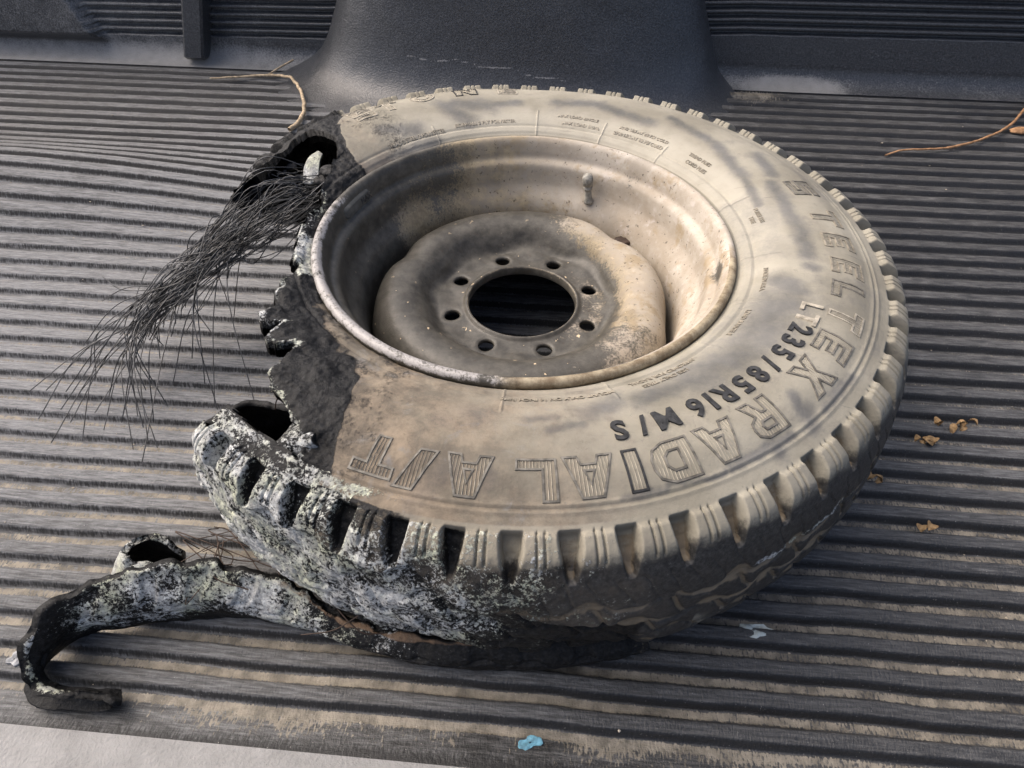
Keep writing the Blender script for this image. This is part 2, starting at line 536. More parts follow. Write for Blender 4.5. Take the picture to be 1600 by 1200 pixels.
def make_wall():
    Xs = np.linspace(-1.75, 1.6, 420)
    zs = np.r_[np.linspace(0, .03, 14), np.arange(.0312, .50, .0012)]
    X, Zp = np.meshgrid(Xs, zs, indexing='ij')
    base = .889 + .0 * X
    # cove from floor to wall
    Y = base + .04 * np.sqrt(np.clip(1 - (1 - np.clip(Zp / .04, 0, 1)) ** 2, 0, 1)) + 0.10 * np.clip(Zp - .04, 0, 1)
    z0 = np.interp(X, [-1.2, -.5, .4, 1.2], [.046, .056, .096, .104])
    ph = ((Zp - z0) / .0158)
    rib = 0.5 + 0.5 * np.tanh(2.6 * np.sin(2 * PI * ph))
    on = (Zp > z0)
    xe = -1.0 - .45 * (Zp - .037)
    pan = 1 - sstep(xe - .012, xe, X)
    Y = Y + .012 * on * rib * (1 - pan) - .03 * pan * sstep(.03, .06, Zp)
    # flatten behind the wheel arch
    Zz = Zp - .003
    P = np.stack([X, Y, Zz], -1)
    big = fbm(P, 3, 4, 31)
    dust = 0.20 + (0.15 + .4 * (1 - sstep(-.9, -.2, X))) * (1 - sstep(.0, .05, Zp)) + .32 * (1 - sstep(-1.0, -.2, X)) * (1 - pan * .55) + (big - .5) * .6
    dust += 1.1 * gauss(X, .52, .1) * (1 - sstep(.004, .03, Zp))
    F = grid_faces(*X.shape)[:, ::-1]
    me = mesh_np('side_wall', P.reshape(-1, 3), F, M_WALL, True, {'dust': dust.ravel()})
    o = link('side_wall', me, kind='structure')
    tag(o, 'dark moulded plastic side wall with horizontal ribs behind the tyre', kind='structure')
    # upright rib
    nz, V = 60, []
    zz = np.linspace(.010, .49, nz)
    sec = np.array([(-.024, .05), (-.023, .004), (-.018, .0), (.018, 0), (.023, .004), (.024, .05)])
    G = np.zeros((len(sec), nz, 3))
    for j, z in enumerate(zz):
        rise = min(1, (z - .010) / .006)
        G[:, j, 0] = -.797 + .25 * (z - .01) + sec[:, 0]
        G[:, j, 1] = .885 + sec[:, 1] + .10 * z + (1 - rise) * .012
        G[:, j, 2] = z
    F = grid_faces(len(sec), nz)
    Vf = G.reshape(-1, 3)
    capf = np.array([[0, nz, 4 * nz, 5 * nz], [nz, 2 * nz, 3 * nz, 4 * nz]])
    me = mesh_np('upright_rib', Vf, np.concatenate([F, capf]), M_WALL, False, {'dust': np.full(len(Vf), .2)})
    link('upright_rib', me, o)
    return o
side_wall = make_wall()

def make_arch(name, xl, xr, yfront, ywall, parent, sgn=1, dust0=0.1, seed=0):
    """half-oval moulded hump standing against a wall"""
    na, lv = 200, 90
    a = np.linspace(0, PI, na)
    H = .275
    G = np.zeros((na, lv, 3))
    xc, hx = (xl + xr) / 2, (xr - xl) / 2
    dy = abs(ywall - yfront)
    for j, t in enumerate(np.linspace(0, 1, lv)):
        if t < .72:
            z = .0 + (H - .05) * (t / .72)
            inset = .020 - .075 * math.exp(-z / .018) - .03 * math.exp(-z / .06) + .12 * z
        else:
            s = (t - .72) / .28
            z = (H - .05) + .05 * math.sin(s * PI / 2)
            inset = .020 + .12 * z + .05 * (1 - math.cos(s * PI / 2)) + .9 * (s ** 2.2) * dy * .6
        n = 2.9
        ca, sa = np.cos(a), np.sin(a)
        ex = np.sign(ca) * np.abs(ca) ** (2 / n)
        ey = np.abs(sa) ** (2 / n)
        flare = -.075 * math.exp(-z / .018) - .03 * math.exp(-z / .06)
        il = inset + .23 * z
        ir = inset + .23 * z - .62 * flare
        G[:, j, 0] = xc - np.where(ex > 0, hx - il, hx - ir) * ex
        G[:, j, 1] = ywall - sgn * (dy - min(inset, dy * .98)) * ey
        G[:, j, 2] = z - .006
    P = G.reshape(-1, 3)
    N = grid_normals(G, False).reshape(-1, 3)
    P = P + N * ((fbm(P, 12, 3, 41 + seed) - .5) * .005)[:, None]
    z = P[:, 2]
    dust = dust0 + .22 * (1 - sstep(.0, .02, z)) + (fbm(P, 30, 4, 51 + seed) - .5) * .35
    F = grid_faces(na, lv)
    if sgn < 0:
        F = F[:, ::-1]
    zc = .080 - .35 * (P[:, 0] + .17) ** 2 - .06 * (P[:, 0] + .17) + .003 * np.sin(P[:, 0] * 60)
    scr = .75 * gauss(z, zc, .0022) * sstep(-.32, -.27, P[:, 0]) * (1 - sstep(.02, .06, P[:, 0])) * (P[:, 1] < .8)
    me = mesh_np(name, P, F, M_ARCH, True, {'dust': dust, 'scratch': scr})
    return link(name, me, parent)
arch = make_arch('wheel_arch', -.525, .380, .735, .95, side_wall)
arch['label'] = 'smooth black rounded wheel arch hump behind the tyre'

# near side: smooth flat strip beside the last rib, at the lower left
def make_near_strip():
    # flat strip of floor between the ribs and the near wall
    Xs = np.linspace(-1.75, 1.6, 120)
    Yv = np.linspace(-.4575, -.657, 12)
    X, Y = np.meshgrid(Xs, Yv, indexing='ij')
    G = np.stack([X, Y, X * 0 - .002], -1)
    me = mesh_np('flat_strip', G.reshape(-1, 3), grid_faces(*X.shape)[:, ::-1], M_WALL, True, {'dust': np.full(X.size, .95)})
    link('flat_strip', me, floor)
make_near_strip()

# ------------------------------------------------------------------ the wheel: root
wheel = empty('burnt_wheel')
tag(wheel, 'half burnt tyre on a steel wheel lying on the ribbed truck bed', 'tyre')

# ------------------------------------------------------------------ tyre
CTRL = [(.206, .168), (.214, .186), (.2225, .197), (.233, .203), (.246, .2095), (.264, .2155), (.285, .219), (.305, .2195), (.325, .2165), (.342, .2095), (.354, .2045), (.3655, .1995), (.3765, .1920), (.3855, .179), (.3915, .162), (.3950, .140), (.3965, .115), (.397, .097), (.3945, .075), (.389, .055), (.3805, .038), (.368, .024), (.35, .013), (.32, .005), (.285, .0015), (.25, .012), (.222, .03)]
PROF = catmull(CTRL, 1500)
def _sp(L):
    a = np.arange(0, L, .00145)
    return a
d_ = np.r_[0, np.cumsum(np.linalg.norm(np.diff(PROF, axis=0), axis=1))]
i_lo = np.argmax((PROF[:, 0] > .34) & (PROF[:, 1] < .03))
s_lo = d_[i_lo]
ts = np.r_[np.arange(0, s_lo, .00145), np.arange(s_lo, d_[-1], .007)]
PR = np.stack([np.interp(ts, d_, PROF[:, k]) for k in (0, 1)], -1)
NS = len(PR)
tg = np.gradient(PR, axis=0)
tg /= np.linalg.norm(tg, axis=1, keepdims=True)
PN = np.stack([-tg[:, 1], tg[:, 0]], -1)       # outward normal of the profile (r, z)
NTH = 2736
TH = np.arange(NTH) * 2 * PI / NTH
DEG = np.degrees(TH)

def ang_in(deg, a, b, soft):
    """1 between a and b degrees (a<b, may go past 360)"""
    d = (deg - a) % 360
    wdt = (b - a)
    x = np.where(d > (360 + wdt) / 2, d - 360, d)
    return sstep(-soft, soft, x) * (1 - sstep(wdt - soft, wdt + soft, x))

TT, SS = np.meshgrid(TH, ts, indexing='ij')
DG = np.degrees(TT)
R0 = np.broadcast_to(PR[:, 0], TT.shape)
Z0 = np.broadcast_to(PR[:, 1], TT.shape)
s_of_r = lambda r: np.interp(r, PR[:np.argmax(PR[:, 0]), 0], ts[:np.argmax(PR[:, 0])])
s_sh0, s_sh1 = s_of_r(.3612), s_of_r(.3870)
smid = ts[np.argmax(PR[:, 0])]
UNIT = np.stack([R0 * np.cos(TT), R0 * np.sin(TT), Z0], -1)

LUGS = 57
PITCH = 2 * PI / LUGS
ph0 = math.radians(272.8)
p = ((TT - ph0) / PITCH) % 1.0
pg = np.minimum(p, 1 - p)            # distance to groove centre in pitch units
lugid = np.floor(((TT - ph0) / PITCH) % LUGS).astype(int)

disp = np.zeros_like(TT)
groove = np.zeros_like(TT)
# fine circumferential lines
r_up = np.where(SS < smid, R0, 9)
disp -= .0011 * gauss(r_up, .2365, .0011)
disp += .0010 * gauss(r_up, .3445, .0011) + .0010 * gauss(r_up, .3495, .0010) - .0008 * gauss(r_up, .347, .0010)
disp += .0012 * sstep(.226, .228, r_up) * (1 - sstep(.234, .236, r_up))
# vent lines
for a, r0_, r1_ in [(270.2, .224, .264), (291.2, .224, .258), (317, .224, .25), (354, .226, .262), (17.5, .224, .256), (49, .224, .25), (69.4, .224, .256), (90, .224, .262), (122, .224, .25), (336, .226, .258)]:
    dd = (DG - a + 180) % 360 - 180
    disp += .0009 * gauss(dd * PI / 180 * R0, 0, .0010) * sstep(r0_ - .002, r0_, r_up) * (1 - sstep(r1_ - .002, r1_, r_up))
# shoulder scoops: broad at the sidewall end, narrowing down into the tread
u = np.clip((SS - s_sh0) / (s_sh1 - s_sh0), -0.2, 1.2)
gw = np.interp(u, [0, .35, .8, 1.0], [.195, .175, .11, .06])
lugjit = (hash3(lugid, lugid * 0, lugid * 0, 3) - .5)
scoop = (1 - sstep(gw - .028, gw + .016, pg)) * sstep(-.015, .05, u) * (1 - sstep(.97, 1.03, u))
depth = .0128 * np.interp(u, [0, .15, .5, .85, 1.0], [.60, .85, 1.0, .8, .5])
lugup = sstep(.0, .12, u) * (1 - sstep(.45, .85, u)) * sstep(gw + .01, gw + .05, pg)
disp += np.interp(DG, [0, 20, 130, 160, 330, 360], [.0058, .0066, .0066, .003, .0026, .0058]) * lugup
disp -= scoop * depth
groove = np.maximum(groove, scoop * .70 * sstep(.02, .2, u))
# two sipes in each lug
for c in (.43, .57):
    sp = gauss(p, c, .016) * sstep(-.02, .03, u) * (1 - sstep(.62, .7, u))
    disp -= .0032 * sp
    groove = np.maximum(groove, sp * .35)
# same scoops, shallower, on the lower shoulder
s_l0 = np.interp(-.062, -PR[np.argmax(PR[:, 0]):i_lo * 0 + NS, 1][:200], ts[np.argmax(PR[:, 0]):][:200])
ul = (SS - s_l0) / .035
low = (1 - sstep(.14, .2, np.abs(((TT - ph0) / PITCH + .5) % 1 - .5))) * sstep(0, .1, ul) * (1 - sstep(.9, 1.1, ul))
disp -= .007 * low
groove = np.maximum(groove, low * .6)
# tread: wandering circumferential grooves joined by short cross cuts
wn1 = fbm(UNIT, 40, 3, 131) - .5
wn2 = fbm(UNIT, 22, 3, 141) - .5
q = (TT - ph0) / PITCH * .75 + wn1 * .22
ZW = Z0 + wn2 * .006
trd_z = np.where((SS > s_sh1 - .004) & (Z0 > .03), 1.0, 0.0)
for k, zc in enumerate((.142, .113, .086, .060)):
    tri = np.abs(((q * 1.0 + .37 * k) % 1) - .5) * 2
    tri2 = np.abs(((q * 2.0 + .21 * k) % 1) - .5) * 2
    cz = zc + .0085 * (sstep(.25, .75, tri) - .5) + .002 * (tri2 - .5)
    g = gauss(ZW, cz, .0034) * trd_z
    blot = gauss(((q + .5 + .37 * k) % 1) - .5, .02, .19) * gauss(ZW, cz, .0085) * trd_z
    g = np.maximum(g, blot)
    disp -= .0046 * g * (.6 + wn1)
    groove = np.maximum(groove, g * np.clip(.85 + 2.2 * wn2 + 1.4 * wn1, 0, 1.2))
for k, (za, zb) in enumerate(((.142, .113), (.113, .086), (.086, .060))):
    cc = ((q + .18 + .29 * k + (ZW - zb) * 9) % 1) - .5
    g = gauss(cc, 0, .045) * (ZW < za) * (ZW > zb) * trd_z
    disp -= .0032 * g
    groove = np.maximum(groove, g * .7)
cc = ((q * 3 + (Z0 - .15) * 22) % 1) - .5
disp -= .0009 * gauss(cc, 0, .05) * (Z0 > .144) * trd_z * (SS > s_sh1)

# --- burnt area masks
nz1 = fbm(UNIT, 26, 4, 61) - .5
nz2 = fbm(UNIT, 75, 3, 71) - .5
nz3 = fbm(UNIT, 9, 3, 77) - .5
jag = nz1 * .030 + nz2 * .016
r_in = np.interp(DG, [140, 146.5, 147, 150, 155, 160, 165, 172, 180, 189, 203, 205, 213, 220, 222, 224, 226.5, 228, 229.5, 232, 235, 240, 243, 246, 248],
                 [.6, .6, .292, .272, .262, .250, .243, .233, .233, .236, .234, .250, .265, .280, .262, .285, .283, .266, .27, .303, .314, .320, .327, .345, .6])
r_edge = np.minimum(r_in, .36) + jag * .8
side = SS < s_sh0 - .004
# char boundary on the upper sidewall
ch_hi = ang_in(DG + nz1 * 5, 138.5, 250, 1.2)
rb = np.interp(DG, [205, 212, 225, 232, 240, 243.5, 247, 250, 253], [.2, .238, .246, .249, .253, .262, .30, .335, .345])
ch_lo = sstep(-.010, .012, (R0 - rb) + nz1 * .030 + nz2 * .016 + (248.5 - DG) * .0006) * (1 - sstep(247.5, 250.5, DG + nz1 * 9 + nz2 * 4))
ch_side = np.where(DG < 200, ang_in(DG + nz1 * 5 + nz2 * 2 - np.clip(.335 - R0, 0, 1) * 120, 138.5, 300, 1.0), ch_lo) * (DG > 120) * (DG < 260)
bead_left = ang_in(DG, 160, 240, 8) * (R0 < .25) * (.36 + nz2 * .6)
char = np.where(side, np.maximum(ch_side, bead_left), 0)
tread_char = ang_in(DG + nz1 * 6, 136, 252, 3)
low_char = ang_in(DG + nz1 * 5, 225, 288.5, 1.5) * (1 - sstep(.122, .130, Z0 + nz1 * .03 + np.interp(DG, [225, 262, 270, 287], [-.06, -.045, -.012, .012])))
band_char = np.maximum(ang_in(DG + nz3 * 10, 225, 282, 8) * (1 - sstep(.185, .197, Z0 + nz1 * .02)) * .52, ang_in(DG + nz1 * 8, 225, 262, 4) * .58 * (Z0 < .203))
char = np.where(side, char, np.maximum(np.maximum(tread_char * .95, low_char), band_char))
fade = np.maximum((1 - sstep(246, 264, DG + nz1 * 16 + nz3 * 14)) * (DG > 240), ang_in(DG + nz1 * 10, 128, 142, 5) * (DG < 145)) * (SS < s_sh0)
char = np.maximum(char, .40 * fade + nz2 * .25 * fade)
# ash on the burnt end of the tread
ashf = np.interp(DG, [140, 216, 222, 232, 246, 256, 264, 272, 282, 290, 300], [0, 0, .68, .76, .72, .64, .58, .50, .30, .12, 0])
ash_z = np.interp(Z0, [.0, .03, .06, .10, .13, .15, .17, .19, .205], [.1, .45, .95, 1.0, .88, .80, .86, .86, .62])
ash = np.where(side & (R0 < .347), 0, ashf * ash_z)
char = np.maximum(char, scoop * ang_in(DG, 225, 268, 3) * .9)
ash = ash * (1 - .62 * scoop * (DG > 240)) - .25 * low_char * sstep(262, 280, DG + nz1 * 20)
ash = np.maximum(ash, .62 * gauss(Z0 + nz1 * .02, .146, .006) * ang_in(DG + nz1 * 12, 299, 316, 2) * (SS > s_sh1))
ash += ang_in(DG, 218, 250, 6) * (scoop * (1 - sstep(.3, .9, pg * 5))) * .1
ash = np.where((SS < s_sh0) & (DG > 254), 0, ash)
rimcrest = gauss(R0 + nz1 * .01, .350, .0045) * ang_in(DG, 232, 259, 4) * (SS < smid)
ash = np.maximum(ash, (.58 + nz2 * .5) * rimcrest)
# sky glint on the right flank of the scoops, painted in ash white
edge = gauss(p, .20, .035) * sstep(.0, .15, u) * (1 - sstep(.8, 1.0, u))
ash = np.maximum(ash, .85 * edge * ang_in(DG, 236, 266, 6))
# yellowish ash along the bared bead on the left
ash = np.maximum(ash, .72 * ang_in(DG + nz1 * 8, 186, 206, 2) * (R0 < .236) * (SS < smid))
ash = np.maximum(ash, .42 * ang_in(DG + nz1 * 8, 168, 178, 2) * (R0 < .245) * (SS < smid))
ash = np.maximum(ash, (.50 + nz2 * .5) * gauss(R0 - r_edge, -.002, .007) * (DG > 166) * (DG < 246) * (SS < smid))
scorch = np.where(SS < smid, np.interp(DG, [100, 126, 134, 140, 236, 246, 264, 282, 306], [0, .05, .35, .6, 1.0, 1.1, .9, .5, 0]), 0)
scorch = np.maximum(scorch, 1.25 * sstep(-.055, .0, R0 - rb) * (DG > 205) * (DG < 262) * (SS < smid) * (1 - sstep(250, 259, DG)))
scorch = scorch * np.where(side, 1, .6) * np.interp(R0, [.222, .24, .30, .35], [.8, .7, .85, 1.0])
tread = np.interp(Z0, [.02, .035, .165, .178, .190, .200], [.35, 1.0, 1.05, .9, .45, .0]) * (SS > s_sh0 - .01)
tread = tread * np.interp(DG, [0, 40, 60, 130, 150, 255, 300, 325, 345, 360], [.3, .1, .05, .1, .6, 1.0, 1.0, .80, .45, .3])
tread = tread * np.where((Z0 < .125) & (DG > 294) & (DG < 350), .88 + wn2 * 1.0, 1)
groove = groove * (1 + .5 * trd_z) * (Z0 > .03)
groove = groove * np.where(DG < 250, .5, 1) * np.interp(DG, [0, 250, 268, 290, 360], [1, .3, .6, 1.0, 1.0])
# smudges rubbed through the dust on the sidewall
SM = [(55.0, 0.3, 40.5, 0.285, 0.0053), (40.5, 0.285, 24.9, 0.268, 0.0053), (24.9, 0.268, 12.9, 0.258, 0.004), (31.7, 0.31, 23.5, 0.299, 0.006), (20.0, 0.288, 5.6, 0.283, 0.0058), (5.6, 0.283, 352.8, 0.284, 0.0065), (349.0, 0.285, 348.4, 0.289, 0.005), (343.9, 0.258, 340.0, 0.275, 0.0093), (335.7, 0.265, 324.0, 0.264, 0.020), (319.1, 0.266, 305.2, 0.264, 0.0147), (302.2, 0.265, 294.5, 0.265, 0.008), (290.2, 0.259, 285.0, 0.267, 0.008), (116.5, 0.286, 110.4, 0.250, 0.0093), (113, .283, 104, .272, .010), (105.7, 0.272, 95.6, 0.278, 0.0053), (135.6, 0.266, 127.3, 0.251, 0.008), (85.1, 0.283, 73.2, 0.29, 0.0067), (73.0, 0.287, 58.4, 0.276, 0.0067), (265.1, 0.265, 266.4, 0.271, 0.0067), (261.1, 0.279, 262.3, 0.281, 0.0053), (269.8, 0.323, 270.0, 0.334, 0.004), (307.8, 0.346, 307.5, 0.352, 0.0053), (264.5, 0.325, 261.3, 0.350, 0.0067), (314.5, 0.350, 315.5, 0.340, 0.0053), (315.2, 0.324, 314.5, 0.338, 0.004), (150, .226, 124, .227, .008), (283, .278, 278, .284, .003), (279, .268, 274, .272, .003), (300, .345, 311, .346, .0025), (318, .346, 326, .3455, .003), (286, .3455, 299, .3455, .0018)]
rub = np.zeros_like(TT)
wx = UNIT[..., 0] + nz1 * .009
wy = UNIT[..., 1] + nz2 * .009
for a0, r0_, a1, r1_, wd in SM:
    A = np.array([r0_ * math.cos(math.radians(a0)), r0_ * math.sin(math.radians(a0))])
    B = np.array([r1_ * math.cos(math.radians(a1)), r1_ * math.sin(math.radians(a1))])
    D = B - A
    tq = np.clip(((wx - A[0]) * D[0] + (wy - A[1]) * D[1]) / (D @ D), 0, 1)
    ds = np.hypot(wx - A[0] - tq * D[0], wy - A[1] - tq * D[1])
    rub = np.maximum(rub, .88 * np.exp(-(ds / (wd * 1.9)) ** 2))
rub = np.where(SS < smid, rub, 0)
rub = np.maximum(rub, .42 * sstep(.02, .16, nz3) * side)
# dark rubs over the lug tips on the right
rub = np.maximum(rub, .8 * sstep(.05, .2, nz1) * (u > .1) * (u < 1) * ang_in(DG, 300, 358, 8))
pale = np.where(SS < smid, np.interp(R0, [.222, .25, .275, .30], [.75, .8, .35, .1]), 0) * np.interp(DG, [0, 130, 150, 240, 275, 310, 360], [1, .8, 0, 0, .35, .5, .9])
pale = pale * (R0 > .2245)
# bright burn line: the recess where the outer tread layer tore away
disp -= .007 * low_char * (Z0 > .03)
# roughness of char and ash
rag = np.where((DG > 226) & (R0 > .345), .35, 1.0)
disp += char * (nz2 * .009 + nz1 * .010) * rag
disp += np.clip(ash, 0, 1) * (fbm(UNIT, 170, 2, 91) - .5) * .0035
# cracked hexagon-ish flakes in the ash band
disp += nz3 * .003

# --- shape: base point plus displacement, the burnt ends curl
Rr = R0 + PN[:, 0] * disp
Zz = Z0 + PN[:, 1] * disp
sag = (fbm(UNIT, 5, 2, 101) - .5) * .006
Zz = Zz + sag * (Z0 / .2)
# lower-left end: the tread curls inwards and the lip sinks
e1 = np.clip((233 - DG) / 11, 0, 1) * (DG > 190)
Rr = Rr - .017 * e1 ** 2 * sstep(.33, .37, R0)
Zz = Zz - .032 * e1 ** 2 * sstep(.06, .16, Z0) * (R0 > .33)
# upper end: droops to a point
e2 = np.clip((DG - 143) / 20, 0, 1) * (DG < 190)
Zz = Zz - .020 * e2 ** 1.4 * sstep(.05, .12, Z0) * sstep(.30, .36, R0)
Rr = Rr - .004 * e2 * sstep(.30, .36, R0)
Rr = Rr + char * nz1 * .008 * (R0 > .26)
PO = np.stack([Rr * np.cos(TT), Rr * np.sin(TT), np.maximum(Zz, .0006)], -1)
thick = .0105 + .003 * char + .013 * sstep(-.25, .0, u) * (1 - sstep(1.0, 1.15, u))
bl = np.abs(disp) < 9
Ri = R0 - PN[:, 0] * thick
Zi = Z0 - PN[:, 1] * thick
dR, dZ = Rr - (R0 + PN[:, 0] * disp), Zz - (Z0 + PN[:, 1] * disp)
PIN = np.stack([(Ri + dR) * np.cos(TT), (Ri + dR) * np.sin(TT), np.maximum(Zi + dZ, .004)], -1)

# --- what is left of the tyre
r_out = np.interp(DG, [146, 147, 152, 158, 164, 222, 226, 230, 238, 245, 248], [.30, .345, .352, .360, .366, .356, .349, .346, .345, .344, .34])
side_full = SS < smid
ok_side = (R0 < r_in + jag * .8) | (R0 > r_out + jag * .25)
in_gap = (DG > 146) & (DG < 248)
cut_hi = 164 - 15 * (1 - sstep(.05, .18, Z0)) + jag * 60
cut_lo = np.interp(Z0, [.04, .09, .13, .17, .20], [214, 217, 221, 227, 231]) + nz1 * 10 + nz2 * 4
tread_ok = (DG < cut_hi) | (DG > cut_lo)
ok = np.where(in_gap & side_full, ok_side, True)
is_outer = (R0 > np.where(in_gap, (r_in + r_out) / 2, 9)) | (SS >= smid)
ok = ok & np.where(is_outer, tread_ok, True)
ok = ok & ~((SS > ts[0] + .45) & (DG > 150) & (DG < 213 + nz1 * 12))
cell = ok & np.roll(ok, -1, 0)
cell = cell[:, :-1] & cell[:, 1:]

ATT = {'char': char, 'ash': ash, 'scorch': scorch, 'rub': rub, 'tread': tread, 'groove': groove, 'pale': pale, 'rust': np.zeros_like(TT)}
NRM = grid_normals(PO, True)
if np.mean(NRM[..., 2][:, 60]) < 0:
    NRM = -NRM
    FLIP = True
else:
    FLIP = False

# cells that belong to a shoulder lug become that lug's own mesh
jj0, jj1 = int(np.searchsorted(ts, s_sh0)), int(np.searchsorted(ts, s_sh1))
cellp = ((TH + PI / NTH - ph0) / PITCH) % LUGS
cell_l = np.floor(cellp).astype(int)
fr_ = cellp % 1
lug_cell = np.zeros(cell.shape, int) - 1
lug_cell[:, jj0:jj1] = np.where((fr_ > .17) & (fr_ < .83), cell_l, -1)[:, None]
car_cell = cell & (lug_cell < 0)

V, F, nFo = shell(PO, PIN, car_cell, True)
allattr = {}
for k, a in ATT.items():
    inner = np.ones_like(a) if k == 'char' else np.zeros_like(a)
    allattr[k] = np.concatenate([a.ravel(), inner.ravel()])
NN = np.concatenate([NRM.reshape(-1, 3), -NRM.reshape(-1, 3)])
if FLIP:
    F = F[:, ::-1]
keys = list(allattr)
res = compact(V, F, NN, *[allattr[k] for k in keys])
me = mesh_np('tyre', res[0], res[1], M_TYRE, True, dict(zip(keys, res[3:])), res[2])
tyre = link('tyre', me, wheel)
tyre['label'] = 'dusty all terrain tyre, its left side burnt away to char and ash'

FG = grid_faces(NTH, NS, True)
if FLIP:
    FG = FG[:, ::-1]
flatV = PO.reshape(-1, 3)
flatN = NRM.reshape(-1, 3)
lc = np.where(cell, lug_cell, -1).reshape(-1)
for L in range(LUGS):
    sel = FG[lc == L]
    if len(sel) < 200:
        car_extra = sel
        continue
    r = compact(flatV, sel, flatN, *[ATT[k].ravel() for k in keys])
    me = mesh_np('tread_lug', r[0], r[1], M_TYRE, True, dict(zip(keys, r[3:])), r[2])
    link('tread_lug', me, tyre)

# ------------------------------------------------------------------ raised writing on the sidewall
iz_up = np.argmax(PR[:, 0])
def surf(r, th):
    """height of the dusty sidewall at radius r, angle th (radians)"""
    fi = ((th / (2 * PI)) % 1) * NTH
    i0 = np.floor(fi).astype(int) % NTH
    j = np.interp(r, PR[2:iz_up, 0], np.arange(2, iz_up))
    jf = np.floor(j).astype(int)
    f = j - jf
    return PO[i0, jf, 2] * (1 - f) + PO[i0, jf + 1, 2] * f

# block letters as polygons in a 1 x 1 box (outline, list of holes)
BL = {
 'S': ([(.0, .62), (.0, 1), (1, 1), (1, .72), (.36, .72), (.36, .64), (1, .64), (1, .0), (.0, 0), (0, .28), (.64, .28), (.64, .36), (0, .36)], []),
 'T': ([(0, .70), (0, 1), (1, 1), (1, .70), (.68, .70), (.68, 0), (.32, 0), (.32, .70)], []),
 'E': ([(0, 0), (0, 1), (1, 1), (1, .74), (.36, .74), (.36, .63), (.88, .63), (.88, .38), (.36, .38), (.36, .26), (1, .26), (1, 0)], []),
 'L': ([(0, 0), (0, 1), (.38, 1), (.38, .30), (1, .30), (1, 0)], []),
 'X': ([(0, 0), (.30, .5), (0, 1), (.36, 1), (.5, .74), (.64, 1), (1, 1), (.70, .5), (1, 0), (.64, 0), (.5, .26), (.36, 0)], []),
 'R': ([(0, 0), (0, 1), (.72, 1), (.95, .88), (1, .7), (.95, .52), (.76, .42), (1, 0), (.62, 0), (.44, .36), (.34, .36), (.34, 0)], [[(.34, .76), (.62, .76), (.66, .69), (.62, .62), (.34, .62)]]),
 'A': ([(0, 0), (.30, 1), (.70, 1), (1, 0), (.68, 0), (.62, .2), (.38, .2), (.32, 0)], [[(.44, .42), (.5, .66), (.56, .42)]]),
 'D': ([(0, 0), (0, 1), (.62, 1), (.90, .86), (1, .62), (1, .38), (.90, .14), (.62, 0)], [[(.34, .70), (.54, .70), (.64, .60), (.64, .40), (.54, .30), (.34, .30)]]),
 'I': ([(.0, 0), (.0, 1), (1, 1), (1, 0)], []),
 '/': ([(0, 0), (.45, 1), (1, 1), (.55, 0)], []),
 'O': ([(.5 + .5 * math.cos(a), .5 + .5 * math.sin(a)) for a in np.linspace(0, 2 * PI, 24, endpoint=False)][::-1], [[(.5 + .2 * math.cos(a), .5 + .24 * math.sin(a)) for a in np.linspace(0, 2 * PI, 16, endpoint=False)]]),
 'N': ([(0, 0), (0, 1), (.34, 1), (.66, .5), (.66, 1), (1, 1), (1, 0), (.66, 0), (.34, .5), (.34, 0)], []),
}
def poly_area(P):
    x, y = P[:, 0], P[:, 1]
    return .5 * np.sum(x * np.roll(y, -1) - np.roll(x, -1) * y)

